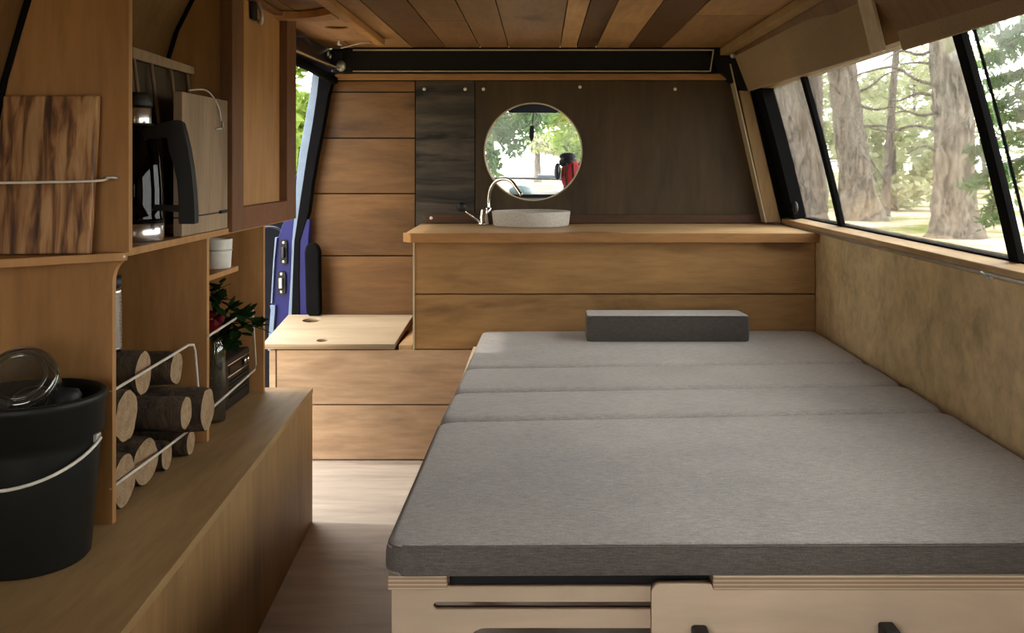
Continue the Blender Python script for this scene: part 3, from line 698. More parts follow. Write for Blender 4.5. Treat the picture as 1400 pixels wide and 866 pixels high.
# wire guards
X = -.736
MB().tube(smoothpath([(X,1.70,.597),(X,1.9,.603),(X,2.075,.609)],3)+[Vector((X,2.105,.604)),Vector((X,2.115,.59)),Vector((X,2.135,.50)),Vector((X,2.138,.44)),Vector((X,2.128,.430)),Vector((X,1.9,.430)),Vector((X,1.70,.432))],.0028,8).build('wire_guard', M['white_wire'], su)
MB().tube([(X,2.20,.606),(X,2.4,.615),(X,2.52,.622),(X,2.535,.617),(X,2.565,.47),(X,2.555,.458),(X,2.4,.45),(X,2.20,.440)],.0028,8).build('wire_guard', M['white_wire'], su)
MB().box(-.84,-.752,2.222,2.47,.722,.734).build('small_shelf', M['shelf'], su)

# ---- things on the upper shelf
sbd = thing('striped_board','dark striped hardwood board held by a pale cord on the corner shelf','cutting board',(-.83,1.66,SZ1))
mb = MB(); A = Vector((-.910,1.635,SZ1+.001)); 
top = .1*.28
mb.hexa([(-.912,1.640,SZ1+.001),(-.752,1.652,SZ1+.001),(-.752,1.668,SZ1+.001),(-.912,1.656,SZ1+.001),(-.905,1.672,1.102),(-.749,1.680,1.103),(-.749,1.6965,1.103),(-.905,1.6885,1.102)],.003)
mb.build('board', M['stripe'], sbd)
# coffee jug
jx, jy = -.797, 1.949
J = Matrix.Translation((jx,jy,SZ1+.0005))
jg = thing('coffee_jug','smoked glass coffee jug with steel bands and black handle on the upper shelf','jug',(jx,jy,SZ1))
MB().lathe([(0,0),(.054,0),(.055,.002),(.055,.034),(.053,.036),(0,.036)], J, 36).build('base_band', M['steel'], jg)
MB().lathe([(0,.0365),(.055,.0365),(.056,.045),(.0545,.05),(.054,.10),(.049,.16),(.042,.20),(.036,.222),(.036,.226),(0,.226)], J, 36).build('body', M['smoke'], jg)
MB().lathe([(.012,.045),(.012,.20),(.045,.12),(.048,.06),(.012,.045)], J, 24).build('inner_liner', M['black'], jg)
MB().lathe([(0,.2265),(.031,.2265),(.0315,.229),(.0315,.259),(.030,.261),(0,.261)], J, 32).build('collar_band', M['steel'], jg)
MB().lathe([(.034,.222),(.036,.226),(.034,.230),(.031,.230),(.034,.222)], J, 32).build('collar_ring', M['black'], jg)
MB().lathe([(0,.2615),(.033,.2615),(.034,.266),(.033,.284),(.029,.290),(0,.291)], J, 32).build('lid', M['black'], jg)
hy = 1.955
hq = [(75,418),(112,388),(160,374),(210,360),(236,358),(254,368),(266,410),(280,470),(294,550),(303,640),(308,720),(308,766),(303,770),(247,770),(242,766),(242,720),(241,660),(236,600),(222,535),(203,480),(197,432),(160,428),(118,432),(98,452)]
MB().prism([P(160+x/2.887,40+y/2.887,hy-.035) for x,y in hq],(0,.022,0),.003,2).build('handle', M['black'], jg)
MB().prism([P(160+x/2.887,40+y/2.887,hy-.033) for x,y in ((120,692),(246,696),(246,722),(120,716))],(0,.018,0),.002).build('handle_arm', M['black'], jg)
# grey plywood board
gb = thing('grey_board','weathered grey plywood board standing on the upper shelf behind the coffee jug','board',(-.745,2.19,SZ1))
MB().box(-.757,-.738,2.045,2.341,SZ1+.041,1.136,.0015).build('panel', M['greyboard'], gb)
MB().box(-.757,-.738,2.045,2.341,SZ1+.001,SZ1+.0385,.0015).build('lower_strip', M['greyboard'], gb)
MB().box(-.755,-.742,2.05,2.335,SZ1+.038,SZ1+.042).build('groove', M['black'], gb)
MB().box(-.740,-.733,2.28,2.33,SZ1+.037,SZ1+.044,.002).build('catch', M['black'], gb)
MB().tube(smoothpath([(-.78,2.20,1.150),(-.752,2.235,1.152),(-.735,2.262,1.12),(-.731,2.272,1.085)],6),.0018,6).build('string', M['white_wire'], gb)
MB().tube([(-.737,2.25,1.066),(-.730,2.272,1.068),(-.730,2.275,1.085),(-.728,2.280,1.066)],.0022,6).build('hook', M['zinc'], gb)
# rack behind
rk = thing('wooden_rack','small slatted wooden rack behind the weathered grey board','rack',(-.84,2.17,SZ1))
MB().hexa([(-.834,2.005,1.200),(-.823,2.005,1.200),(-.812,2.330,1.196),(-.823,2.330,1.196),(-.834,2.005,1.224),(-.823,2.005,1.224),(-.812,2.330,1.215),(-.823,2.330,1.215)],.002).build('top_rail', M['greyboard'], rk)
for i, y in enumerate((2.015,2.105,2.215,2.318)):
    MB().tube([(-.826,y,1.20),(-.815,y+.02,1.06),(-.806,y+.024,SZ1+.018)],.0042,8).build('post', M['greyboard'], rk)
MB().box(-.815,-.797,2.045,2.345,SZ1+.001,SZ1+.018,.002).build('foot_rail', M['shelf'], rk)
MB().hexa([(-.838,2.005,SZ1+.018),(-.834,2.005,SZ1+.018),(-.818,2.335,SZ1+.018),(-.822,2.335,SZ1+.018),(-.846,2.005,1.205),(-.842,2.005,1.205),(-.828,2.335,1.2),(-.832,2.335,1.2)]).build('shade_board', M['ply_dark'], rk)  # dark sheet standing in for the shadowed wall behind the posts

# ---- things on the bench
bx, by = -.800, 1.552
B = Matrix.Translation((bx,by,BT+.001))
bk = thing('bucket','large black plastic bucket with a white wire handle on the bench','bucket',(bx,by,BT))
hgt = .258
q9 = .94
MB().lathe([(a*q9,b) for a,b in [(0,0),(.090,0),(.0955,.006),(.111,.18),(.1115,.195),(.116,.197),(.1175,.243),(.121,.246),(.121,.255),(.118,hgt),(.113,hgt),(.111,.245),(.107,.17),(.092,.012),(0,.010)]], B, 56).build('shell', M['bucket'], bk)
def ear(s): 
    return MB().box(bx+s*.107-.006,bx+s*.107+.004,by-.007,by+.007,BT+.183,BT+.197,.002).build('handle_ear', M['zinc'], bk)
ear(1); ear(-1)
MB().tube([(bx+.113*math.cos(t*PI/24), by-.1165*math.sin(t*PI/24), BT+.19-.047*math.sin(t*PI/24)) for t in range(25)],.0027,8).build('bail_handle', M['white'], bk)
lin = MB()
n = 28
lin.lathe([(0,.175),(.02,.178),(.045,.172),(.060,.182),(.078,.172),(.086,.165)], B, n).disp(.008,38,3)
lin = lin.build('bin_liner', M['black'], None, True); tag(lin,'crumpled black lining inside the bucket','bag')
ja = Vector((.20,-.72,.58)).normalized(); jc = P(30,524,1.53)
q = ja.to_track_quat('Z','Y').to_matrix().to_4x4()
JM = Matrix.Translation(jc - ja*.045) @ q @ Matrix.Scale(1.12,4)
jr = thing('glass_jar','empty clear glass jar lying on its side on top of the bucket','jar',jc)
MB().lathe([(.036,-.05),(.040,-.04),(.046,-.02),(.0475,.0),(.0475,.05),(.045,.058),(.038,.062),(.034,.060),(.02,.056),(0,.055)], JM, 40).build('body', M['jar'], jr)
MB().lathe([(.0475,.046),(.0490,.050),(.0475,.056),(.045,.058),(.0475,.046)], JM, 40).build('base_ring', M['jar'], jr)
MB().lathe([(.030,.061),(.033,.0635),(.036,.061),(.033,.0595),(.030,.061)], JM, 40).build('base_rim', M['jar'], jr)
MB().lathe([(0,-.062),(.037,-.062),(.039,-.058),(.039,-.048),(.037,-.046)], JM, 32).build('lid', M['black'], jr)
pm = thing('black_mug','small black round cup tucked inside the bucket','cup',P(88,548,1.55))
MB().lathe([(0,.02),(.018,.02),(.024,.012),(.025,0),(.025,-.03),(0,-.03)], Matrix.Translation(P(88,549,1.55)) @ Matrix.Rotation(-.3,4,'X'), 24).build('body', M['bucket'], pm)

# ---- firewood
LG = 'firewood logs stacked under the shelf'
def log(y, z, r, xf, label, ln=.20, yaw=0.0, lump=.12, seed=0):
    o = thing('firewood_log', label, 'log', (xf,y,z), LG)
    d = Vector((-math.cos(yaw), math.sin(yaw), 0)); u = Vector((0,0,1)); w_ = d.cross(u)
    N = 26
    def ringpt(t, k, rr=1):
        a = 2*PI*k/N
        j = 1+lump*mnoise.noise(Vector((math.cos(a)*1.3+seed*5, math.sin(a)*1.3, t*2)))+.05*mnoise.noise(Vector((math.cos(a)*5+seed, math.sin(a)*5, t*9)))
        return Vector((xf,y,z)) + d*(t*ln) + (u*math.sin(a)+w_*math.cos(a))*r*rr*j
    b = MB(); rings = [[b.bm.verts.new(ringpt(i/10,k,.97 if i in (0,10) else 1)) for k in range(N)] for i in range(11)]
    for A_, B_ in zip(rings, rings[1:]):
        for k in range(N):
            f = b.bm.faces.new((A_[k],A_[(k+1)%N],B_[(k+1)%N],B_[k])); f.smooth = True
    b.bm.faces.new(rings[-1])
    b.build('bark', M['bark'], o)
    bm = bmesh.new(); lay = bm.loops.layers.float_color.new('tone')
    R_ = [[bm.verts.new(ringpt(0,k,q_)-d*.0005) for k in range(N)] for q_ in (.95,.65,.35)]
    cv = bm.verts.new(Vector((xf,y,z))-d*.0005)
    qs = [.95,.65,.35]
    for i in range(2):
        for k in range(N):
            f = bm.faces.new((R_[i][k],R_[i][(k+1)%N],R_[i+1][(k+1)%N],R_[i+1][k]))
            for l, q_ in zip(f.loops,(qs[i],qs[i],qs[i+1],qs[i+1])): l[lay] = (q_,0,0,1)
    for k in range(N):
        f = bm.faces.new((R_[2][k],R_[2][(k+1)%N],cv))
        for l, q_ in zip(f.loops,(.35,.35,0)): l[lay] = (q_,0,0,1)
    b2_ = MB(); b2_.bm.free(); b2_.bm = bm
    b2_.build('cut_end', M['cut'], o)
LT = [
 (1.875,.592,.042,-.750,.19,.0,'firewood log on top of the pile, just behind the upright plank divider'),
 (2.045,.567,.036,-.750,.19,.0,'firewood log on top of the pile at the far end, under the wire corner'),
 (1.779,.536,.050,-.742,.20,.0,'thick upper log pressed against the near divider, pale end turned away'),
 (1.778,.4215,.050,-.745,.20,.0,'lowest dark log against the near divider, resting on the bench'),
 (1.898,.4185,.0465,-.755,.19,.15,'log on the bench with a full round pale end crossed by the lower wire'),
 (1.945,.500,.0335,-.695,.24,.0,'dark-barked log sticking out in the middle of the pile'),
 (2.055,.4805,.045,-.690,.24,.0,'log sticking out furthest, in front of the second divider'),
 (1.997,.4015,.030,-.752,.19,.0,'small log on the bench behind the round-ended one, half hidden'),
 (2.105,.3975,.0265,-.742,.19,.0,'smallest log on the bench beneath the log that sticks out furthest'),
]
for i, (y,z,r_,xf,ln,yw,lb) in enumerate(LT): log(y,z,r_*.97,xf,lb,ln,yw,seed=i)
# ribbed steel flask on the logs
RC = Matrix.Translation((-.815,1.872,.6345))
rc = thing('ribbed_canister','slim ribbed steel canister standing on the logs behind the divider','canister',(-.815,1.872,.6345))
pf = [(0,0),(.024,0)]
for i in range(16): pf += [(.0255,.006+i*.007),(.0235,.0095+i*.007)]
pf += [(.022,.122),(0,.122)]
MB().lathe(pf, RC, 28).build('body', M['steel'], rc)
MB().lathe([(0,.1225),(.023,.1225),(.024,.126),(.023,.142),(0,.144)], RC, 24).build('lid', M['black'], rc)
# jar with flowers
fx_, fy_ = -.783, 2.385
FJ = Matrix.Translation((fx_,fy_,BT+.001))
fj = thing('glass_bottle','tall clear glass bottle jar on the bench holding red flowers','jar',(fx_,fy_,BT))
MB().lathe([(0,0),(.023,0),(.0255,.004),(.0255,.165),(.021,.185),(.018,.19),(.018,.203),(.016,.203),(.016,.19),(.0235,.165),(.0235,.006),(0,.005)], FJ, 32).build('body', M['jar'], fj)
MB().lathe([(0,.006),(.023,.006),(.023,.10),(0,.10)], FJ, 28).build('water', M['smoke'], fj)
pt = thing('flower_sprig','green leafy sprig with dark red blooms standing in the glass bottle','flowers',(fx_,fy_,BT+.02))
st = MB(); lf = MB(); rr2 = random.Random(11)
tips = [P(288,395,2.36),P(302,388,2.38),P(315,420,2.42),P(332,432,2.42),P(352,448,2.40),P(330,455,2.40),P(300,410,2.36),P(345,436,2.44),P(318,470,2.41),P(325,440,2.45),P(310,455,2.42)]
base = Vector((fx_,fy_,BT+.02))
def leaf(mb, c, d, ln, wd):
    d = d.normalized(); s = d.cross(Vector((rr2.uniform(-.3,.3),rr2.uniform(-.3,.3),1))).normalized(); n_ = s.cross(d)
    prof_ = [(0,0),(.25,.8),(.55,1),(.8,.6),(1,0)]
    L_ = [mb.bm.verts.new(c+d*ln*t+s*wd*w__ + n_*(-.12*ln*t*t)) for t, w__ in prof_]
    R2 = [mb.bm.verts.new(c+d*ln*t-s*wd*w__ + n_*(-.12*ln*t*t)) for t, w__ in prof_[1:-1]]
    Cn = [mb.bm.verts.new(c+d*ln*t + n_*(-.12*ln*t*t-.12*wd)) for t, _ in prof_[1:-1]]
    for side in (L_[1:-1], R2):
        mb.bm.faces.new((L_[0],side[0],Cn[0])); mb.bm.faces.new((side[0],side[1],Cn[1],Cn[0])); mb.bm.faces.new((side[1],side[2],Cn[2],Cn[1])); mb.bm.faces.new((side[2],L_[-1],Cn[2]))
for t in tips:
    neck = Vector((fx_+rr2.uniform(-.006,.006),fy_+rr2.uniform(-.006,.006),BT+.205))
    pth = smoothpath([base+Vector((rr2.uniform(-.008,.008),rr2.uniform(-.008,.008),0)),neck,(neck+t)/2+Vector((0,0,.02)),t],5)
    st.tube(pth,.0013,5)
    for q_ in pth[11:]:
        for s in range(2):
            leaf(lf, q_, Vector((rr2.uniform(-.6,1),rr2.uniform(-1,.5),rr2.uniform(-.5,.6))), rr2.uniform(.03,.05), rr2.uniform(.008,.013))
st.build('stems', M['leafh'], pt); lf.build('leaves', M['leafh'], pt)
for c, r_ in ((P(291,447,2.34),.019),(P(286,430,2.36),.014),(P(300,436,2.36),.013)):
    MB().ball(c,r_,1,1,.85,12).disp(.006,70,2).build('bloom', M['redfl'], pt)
# radio
rd = thing('portable_radio','black portable radio with chrome trim lines standing on the bench','radio',(-.81,2.57,BT))
MB().box(-.855,-.782,2.465,2.668,BT+.001,BT+.128,.006,3).build('case', M['black'], rd)
for z in (.030,.040,.050,.060,.070): MB().box(-.783,-.7795,2.49,2.64,BT+z,BT+z+.003).build('grille_bar', M['blackmetal'], rd)
MB().box(-.7825,-.7795,2.475,2.655,BT+.083,BT+.087).build('trim_line', M['chrome'], rd)
MB().box(-.7825,-.7795,2.475,2.655,BT+.113,BT+.116).build('trim_line', M['chrome'], rd)
MB().box(-.7822,-.780,2.49,2.60,BT+.091,BT+.108).build('dial_window', M['smoke'], rd)
for y in (2.617,2.643): MB().lathe([(0,.006),(.007,.006),(.008,0),(0,0)], Matrix.Translation((-.782,y,BT+.10)) @ Matrix.Rotation(PI/2,4,'Y'), 18).build('knob', M['chrome'], rd)
MB().tube([(-.82,2.48,BT+.129),(-.82,2.48,BT+.145),(-.82,2.65,BT+.145),(-.82,2.65,BT+.129)],.003,8).build('carry_handle', M['black'], rd)
# white tub on the little shelf
tb = thing('white_tub','white plastic tub with a wire band on the little ledge under the upper shelf','tub',(-.785,2.41,.734))
MB().lathe([(0,0),(.030,0),(.032,.003),(.036,.070),(.034,.072),(.031,.068),(.029,.006),(0,.005)], Matrix.Translation((-.785,2.41,.7345)), 30).build('body', M['white'], tb)
MB().lathe([(.0345,.043),(.0365,.045),(.0345,.047),(.0335,.045),(.0345,.043)], Matrix.Translation((-.785,2.41,.7345)), 30).build('wire_band', M['zinc'], tb)

# ================================================================ CAB
db = MB()
db.prism([(-.9,4.55,.60),(-.9,4.62,.835),(-.9,4.75,.858),(-.9,5.2,.835),(-.9,5.32,.83),(-.9,5.32,.60)],(1.8,0,0),.01)
db = db.build('dashboard', M['dash']); tag(db,'pale grey dashboard top seen through the round hole','dashboard')
MB().box(-.14,.25,4.60,4.62,.832,.848,.004).build('trim_pad', M['black'], db)
ws = MB().hexa([(-.9,5.20,.84),(.9,5.20,.84),(.9,5.205,.84),(-.9,5.205,.84),(-.72,4.85,1.42),(.72,4.85,1.42),(.72,4.855,1.42),(-.72,4.855,1.42)]).build('window_2', M['glass']); struct(ws,'windscreen seen through the round hole','window')
wp = thing('wiper','black windscreen wiper lying along the foot of the windscreen','wiper',(-.05,5.24,.90))
MB().tube([(-.36,5.225,.915),(-.05,5.225,.912),(.20,5.225,.905)],.006,8).build('blade', M['black'], wp)
MB().tube([(-.02,5.24,.925),(.10,5.24,.923),(.16,5.245,.915),(.25,5.25,.86)],.010,8).build('arm', M['steelblue'], wp)
MB().ball((.25,5.25,.852),.018,1,1,1,8).build('pivot', M['black'], wp)
mr = thing('mirror','long dark rear-view mirror above the windscreen, in the round hole','mirror',(PX(729,4.62),4.62,PZ(146,4.62)))
mc = P(729,146,4.62)
lp = rrect(mc.x-.125,mc.x+.125,mc.z-.027,mc.z+.022,.022)
plate([lp],.03,XZ(4.64)).build('housing', M['black'], mr)
plate([rrect(mc.x-.118,mc.x+.118,mc.z-.022,mc.z+.017,.018)],.004,XZ(4.622)).build('mirror_glass', M['blueblack'], mr)
MB().tube([(mc.x,4.65,mc.z),(mc.x,4.74,1.37),(mc.x,4.76,1.44)],.01,8).build('stem', M['black'], mr)
af = thing('hanging_charm','dark slim charm on a cord hanging from the rear-view mirror','charm',P(727,184,4.63))
MB().tube([P(729.5,153,4.63),P(728.5,165,4.63),P(727.5,172,4.63)],.0022,6).build('cord', M['black'], af)
a_ = [P(724.5,172,4.63),P(730.5,172,4.63),P(730,188,4.63),P(726.5,195,4.63),P(723.5,187,4.63)]
MB().prism(a_,(0,.012,0),.003).build('pendant', M['black'], af)
# red and black rucksack on the dash
rs_ = thing('backpack','red and black padded backpack standing on the dashboard by the windscreen','bag',P(779,262,4.78))
yy_ = 4.78; cc = P(778,236,yy_); k = yy_/F
MB().ball((cc.x+.012,yy_,cc.z-.012),.072,.72,.6,1.12,14).build('body', M['red'], rs_)
MB().ball((cc.x-.004,yy_+.004,cc.z+.050),.048,.95,.75,.62,14).build('hood', M['black'], rs_)
MB().ball((cc.x-.006,yy_+.01,cc.z+.078),.040,1,.6,.52,14).build('top_lid', M['black'], rs_)
MB().ball((cc.x-.056,yy_-.02,cc.z+.005),.040,.40,.5,1.05,12).build('side_pouch', M['blueblack'], rs_)
for dx in (-.03,.008,.045):
    MB().tube(smoothpath([(cc.x+.012+dx*.75,yy_-.040+abs(dx)*.15,cc.z+.045),(cc.x+.012+dx,yy_-.047+abs(dx)*.25,cc.z-.01),(cc.x+.012+dx*.7,yy_-.036+abs(dx)*.2,cc.z-.065)],4),.0042,6).build('strap', M['black'], rs_)
MB().ball((cc.x+.012,yy_,cc.z-.07),.040,1,.8,.5,10).build('base_pad', M['black'], rs_)
cp = thing('folded_cloth','pale blue folded cloth on the dashboard below the tap spout','cloth',P(712,268,4.68))
MB().ball(P(711,260,4.70),.055,1,.55,.42,12).disp(.006,20,1).build('cloth', M['cyan'], cp)

# ================================================================ OUTSIDE
GZ = -.55
gm = MB(); 
gm.bm.faces.new([gm.bm.verts.new(p) for p in ((-150,-80,GZ),(200,-80,GZ),(200,200,GZ),(-150,200,GZ))])
struct(gm.build('ground', M['ground']), 'pale sunlit forest floor outside the van', 'ground')
R3 = random.Random(23)
def leaf_mesh(clusters, size, per, seed, flat=.7, long_=2.2):
    r = random.Random(seed); vs = []; fs = []
    for c, rad in clusters:
        for _ in range(per):
            while True:
                o = Vector((r.uniform(-1,1),r.uniform(-1,1),r.uniform(-1,1)))
                if .15 < o.length < 1: break
            p = Vector(c)+Vector((o.x*rad,o.y*rad,o.z*rad*flat))
            a = Vector((r.uniform(-1,1),r.uniform(-1,1),r.uniform(-.8,.5))).normalized()
            b = a.cross(Vector((r.uniform(-1,1),r.uniform(-1,1),r.uniform(-1,1)))).normalized()
            s = size*r.uniform(.6,1.3); a = a*s*long_/2; b = b*s/2
            i = len(vs); vs += [p-a, p+b, p+a, p-b]; fs.append((i,i+1,i+2,i+3))
    return vs, fs
def leaves_obj(vs, fs, mat, par, name='foliage'):
    me = bpy.data.meshes.new(name); off = Vector(par['_w'])
    me.from_pydata([v-off for v in vs], [], fs); me.materials.append(mat)
    o = bpy.data.objects.new(name, me); COL.objects.link(o); o.parent = par; o['_w'] = list(off); return o
def trunk(b, base, top, r0, r1, flare=1.5, seed=0, n=40, m=60, rough=.17):
    base, top = Vector(base), Vector(top); bm = b.bm; rings = []
    for i in range(m+1):
        t = (i/m)**1.4; c = base.lerp(top,t)+Vector((mnoise.noise(Vector((t*3,seed,0))),mnoise.noise(Vector((t*3,seed+9,0))),0))*r0*.25*min(1,t*4)
        rr = lerp(r0,r1,t)*(1+(flare-1)*math.exp(-t*28))
        rings.append([bm.verts.new(c+Vector((math.cos(a),math.sin(a),0))*rr*(1+rough*mnoise.noise(Vector((math.cos(a)*3,math.sin(a)*3,t*18+seed)))+.6*rough*mnoise.noise(Vector((math.cos(a)*9,math.sin(a)*9,t*70+seed))))) for a in (2*PI*k/n for k in range(n))])
    for A_, B_ in zip(rings,rings[1:]):
        for k in range(n):
            f = bm.faces.new((A_[k],A_[(k+1)%n],B_[(k+1)%n],B_[k])); f.smooth = True
    return b
def spray(branch, r, n, ln, seed):
    """needle clumps along a branch path"""
    rr = random.Random(seed); vs = []; fs = []
    for _ in range(n):
        t = rr.random()**.8; i = min(int(t*(len(branch)-1)), len(branch)-2); p = branch[i].lerp(branch[i+1], rr.random())
        rad = r*(1.1-.6*i/len(branch))
        p = p+Vector((rr.gauss(0,.45),rr.gauss(0,.45),-abs(rr.gauss(0,.5))))*rad
        a = Vector((rr.uniform(-1,1),rr.uniform(-1,1),rr.uniform(-1.3,.3))).normalized(); b = a.cross(Vector((rr.uniform(-1,1),rr.uniform(-1,1),rr.uniform(-1,1)))).normalized()
        s = ln*rr.uniform(.6,1.3); i = len(vs); vs += [p-a*s/2,p+b*s*.16,p+a*s/2,p-b*s*.16]; fs.append((i,i+1,i+2,i+3))
    return vs, fs
def pine(px, y_base_px, rpx, rtop, label, mat, H_=12, Y=None, lean=0, branches=(), seed=0, crown=True, flare=1.45):
    Y = Y or (H-GZ)*F/(y_base_px-CY); x = PX(px,Y); r = rpx*Y/F
    t = thing('pine_tree', label, 'tree', (x,Y,GZ), 'tall trees outside the side window')
    trunk(MB(), (x,Y,GZ-.05), (x+lean,Y,GZ+H_), r, r*rtop, flare, seed).build('trunk', mat, t)
    for j, pts in enumerate(branches):
        pth = smoothpath([P(a,b_,Y+dy) for a,b_,dy in pts], 6)
        rb = pts_r(r)
        MB().tube(pth, [lerp(rb,rb*.25,i/(len(pth)-1)) for i in range(len(pth))], 7).build('branch', M['tbark2'], t)
    if crown:
        cl = [((x+lean+R3.uniform(-.6,.6), Y+R3.uniform(-1.,1.), GZ+H_*R3.uniform(.55,1.05)), R3.uniform(.5,.9)) for _ in range(14)]
        vs, fs = leaf_mesh(cl, .16, 260, seed+5); leaves_obj(vs, fs, M['leafd'], t, 'crown')
    return t
def pts_r(r): return max(.02, r*.10)
pine(1306,325,28,.55,'broad sunlit grey trunk standing in the middle of the large window pane',M['tbark'],10,lean=-.35,seed=1,
     branches=[[(1290,150,0),(1262,158,-.3),(1235,152,-.8),(1205,163,-1.2)],[(1288,118,0),(1255,110,-.4),(1222,92,-.8),(1180,100,-1.3),(1160,108,-1.6)],[(1290,95,0),(1262,86,.2),(1230,88,.4)],[(1285,180,0),(1250,172,.3),(1215,180,.5),(1180,172,.6)],[(1288,60,0),(1260,75,.2),(1232,70,.3),(1205,85,.3)],[(1286,210,0),(1262,200,.2),(1240,210,.3)],[(1289,135,0),(1255,128,.3),(1228,138,.3),(1205,132,.3)]])
pine(1180,301,23,.5,'rough brown trunk with bare side branches, next to the narrow pane divider',M['tbark'],11,lean=-1.6,seed=2,flare=1.6,
     branches=[[(1166,130,0),(1190,118,-.3),(1215,100,-.5),(1250,95,-.7)],[(1168,150,0),(1150,130,-.3),(1135,118,-.4)],[(1170,190,0),(1195,225,-.2),(1212,250,-.2)],[(1168,175,0),(1205,172,-.5),(1235,180,-.7)],[(1170,165,0),(1150,178,.2),(1138,172,.3)],[(1165,110,0),(1145,95,.2),(1128,105,.3)],[(1172,210,0),(1192,235,.1),(1204,262,.2)],[(1166,140,0),(1195,150,-.2),(1225,146,-.3),(1252,158,-.4)]])
pine(1096,312,33,.72,'thick grey trunk seen through the narrowest far window pane',M['tbark2'],10,lean=-.2,seed=3)
pine(1209,296,6,.6,'thin dark young trunk between two big trunks',M['tbark2'],7,lean=.5,seed=4,crown=False,
     branches=[[(1209,185,0),(1190,165,0),(1178,160,0)],[(1209,200,0),(1222,170,0),(1240,160,0)]])
# conifer whose drooping boughs hang close to the right pane
cx = thing('conifer_tree','dark green conifer with drooping boughs behind the nearest big window pane','tree',(PX(1520,12),12,GZ),'tall trees outside the side window')
xb = PX(1520,12)
trunk(MB(), (xb,12,GZ-.05),(xb,12,GZ+9),.28,.12,1.4,8).build('trunk', M['tbark2'], cx)
bb = MB(); VS=[]; FS=[]
for j, pts in enumerate([[(1520,20),(1450,40),(1390,55),(1345,85)],[(1520,60),(1460,80),(1400,95),(1352,110)],[(1520,110),(1460,135),(1400,150),(1345,160)],[(1520,150),(1450,170),(1385,182),(1325,205)],[(1520,180),(1440,205),(1370,225),(1325,250)],[(1520,-30),(1450,0),(1400,30),(1370,50)],[(1520,-60),(1440,-40),(1380,-5),(1340,40)],[(1400,215),(1376,240),(1360,270),(1352,300)],[(1450,100),(1410,120),(1375,135),(1350,140)]]):
    pth = smoothpath([P(a,b_,12-.25*i+.2*(j%3)) for i,(a,b_) in enumerate(pts)],6)
    bb.tube(pth,[lerp(.03,.006,i/(len(pth)-1)) for i in range(len(pth))],6)
    v,f = spray(pth,.22,420 if j<7 else 260,.14,j+40); n0=len(VS); VS+=v; FS+=[tuple(i+n0 for i in q_) for q_ in f]
bb.build('boughs', M['tbark2'], cx); leaves_obj(VS,FS,M['leafd'],cx,'needles')
# broad trees and bushes further off
def bush(name, label, x, y, w, h, mat, seed, z0=None, trunk_r=.12, n=14, per=230, size=.2, group=None, cat='tree'):
    r = random.Random(seed); z0 = GZ if z0 is None else z0
    t = thing(name, label, cat, (x,y,GZ), group)
    cl = [((x+r.uniform(-1,1)*w*.6, y+r.uniform(-1,1)*w*.5, z0+h*r.uniform(.12,.95)), w*r.uniform(.25,.42)) for _ in range(n)]
    vs, fs = leaf_mesh(cl, size, per, seed); leaves_obj(vs, fs, mat, t)
    trunk(MB(), (x,y,GZ-.03),(x,y,z0+h*.7),trunk_r,trunk_r*.4,1.3,seed,10,10).build('trunk', M['tbark2'], t)
    return t
GB = 'trees far behind the trunks'
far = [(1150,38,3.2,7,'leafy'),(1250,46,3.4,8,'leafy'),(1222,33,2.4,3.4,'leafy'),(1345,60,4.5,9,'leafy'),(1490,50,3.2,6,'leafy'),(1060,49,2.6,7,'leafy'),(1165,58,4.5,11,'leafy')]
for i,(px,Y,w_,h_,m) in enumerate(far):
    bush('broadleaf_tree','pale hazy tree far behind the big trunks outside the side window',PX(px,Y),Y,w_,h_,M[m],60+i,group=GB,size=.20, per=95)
GL = 'green trees outside the door'
for i,(x,y,w_,h_,m) in enumerate([(-2.7,10,1.3,4.2,'leafb'),(-4.2,15,1.5,4.5,'leafb'),(-5.6,12,1.6,5,'leafb')]):
    bush('leafy_tree','bright green leafy tree seen through the open door gap',x,y,w_,h_,M[m],80+i,group=GL,size=.14,n=18)
for i,(x,y) in enumerate([(-6.2,5.6),(-6.4,2.6),(-6.0,-.4),(-8.4,8.4)]):  # unseen trees added to cut the skylight at the open door
    bush('leafy_tree','added unseen leafy tree cutting skylight on the open door side of the van',x,y,1.5,5.4,M['leafb'],90+i,group='added trees cutting skylight at the door',size=.34,n=26,per=170)
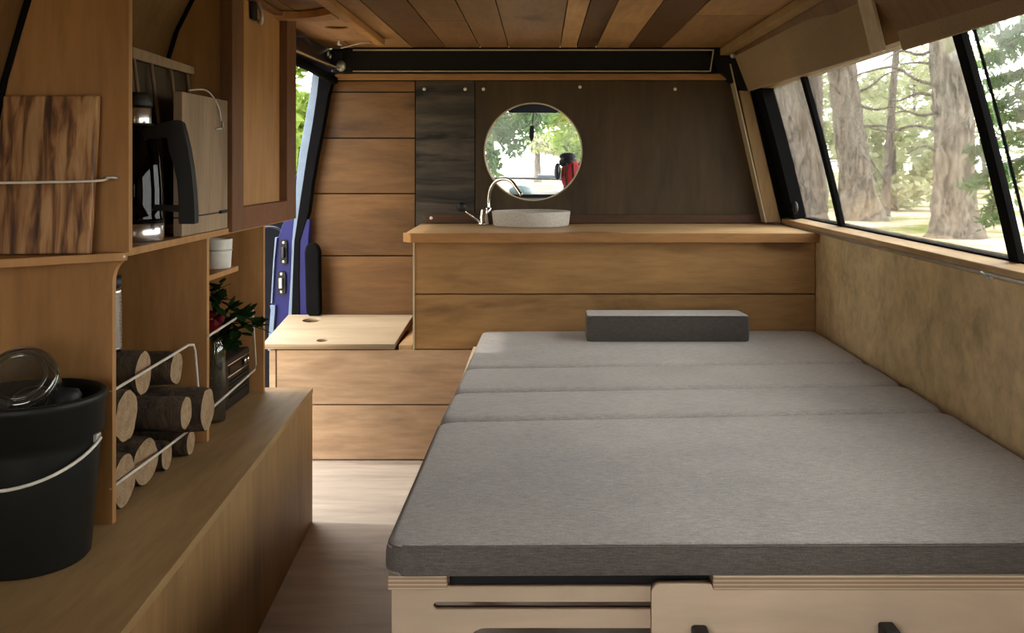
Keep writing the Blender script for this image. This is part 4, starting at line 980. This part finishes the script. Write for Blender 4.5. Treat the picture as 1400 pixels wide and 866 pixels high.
# boughs before the windscreen
GW = 'conifer boughs ahead of the windscreen'
def hanging(px0, label, pts_list, Y, seed, mat):
    x = PX(px0,Y); t = thing('drooping_conifer_tree', label, 'tree', (x,Y,GZ), GW)
    trunk(MB(),(x,Y,GZ-.05),(x,Y,5.5),.22,.1,1.4,seed).build('trunk', M['tbark2'], t)
    bb = MB(); VS=[]; FS=[]
    for j, pts in enumerate(pts_list):
        pth = smoothpath([P(a,b_,Y-.1*i) for i,(a,b_) in enumerate(pts)],6)
        bb.tube(pth,[lerp(.035,.006,i/(len(pth)-1)) for i in range(len(pth))],6)
        v,f = spray(pth,.32,560,.15,seed*10+j); n0=len(VS); VS+=v; FS+=[tuple(i+n0 for i in q_) for q_ in f]
    bb.build('boughs', M['tbark2'], t); leaves_obj(VS,FS,mat,t,'needles')
hanging(560,'drooping conifer ahead of the windscreen on the door side',[[(560,90),(620,120),(670,150),(690,185)],[(560,60),(640,100),(700,140),(725,175)],[(560,110),(610,150),(660,190),(675,225)],[(560,70),(620,110),(680,150),(705,200)],[(560,40),(650,80),(720,130),(740,160)]],15,5,M['leafd'])
hanging(900,'drooping conifer ahead of the windscreen on the window side',[[(900,90),(840,120),(790,150),(770,185)],[(900,60),(820,100),(770,140),(752,170)],[(900,110),(850,150),(800,190),(785,215)],[(900,130),(850,170),(800,210),(775,235)],[(900,50),(820,90),(770,120),(745,150)]],16.6,6,M['leafb'])
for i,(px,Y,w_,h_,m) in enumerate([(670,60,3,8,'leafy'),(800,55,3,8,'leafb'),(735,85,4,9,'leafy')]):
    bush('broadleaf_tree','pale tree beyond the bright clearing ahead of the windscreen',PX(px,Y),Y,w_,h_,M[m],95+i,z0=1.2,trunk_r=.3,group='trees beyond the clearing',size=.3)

# ================================================================ LIGHT
wd = bpy.data.worlds.new('sky'); SC.world = wd; wd.use_nodes = True
bg = wd.node_tree.nodes['Background']; bg.inputs[0].default_value = (1,.972,.925,1); bg.inputs[1].default_value = 13
sun = bpy.data.lights.new('sun','SUN'); sun.energy = 3.0; sun.angle = math.radians(1.5); sun.color = (1,.93,.82)
so = bpy.data.objects.new('sun',sun); COL.objects.link(so)
so.rotation_euler = Vector((.86,-.09,-1.02)).to_track_quat('-Z','Y').to_euler()
so.location = (-6,4,8)
vs_ = SC.view_settings
vs_.view_transform = 'Standard'; vs_.look = 'None'; vs_.exposure = -.78; vs_.gamma = 1; vs_.use_curve_mapping = False
SC.cycles.use_denoising = True
SC.cycles.max_bounces = 10; SC.cycles.diffuse_bounces = 6; SC.cycles.transparent_max_bounces = 16; SC.cycles.glossy_bounces = 4
SC.cycles.sample_clamp_indirect = 8
SC.cycles.caustics_reflective = False; SC.cycles.caustics_refractive = False
for o in bpy.data.objects:
    if '_w' in o: del o['_w']
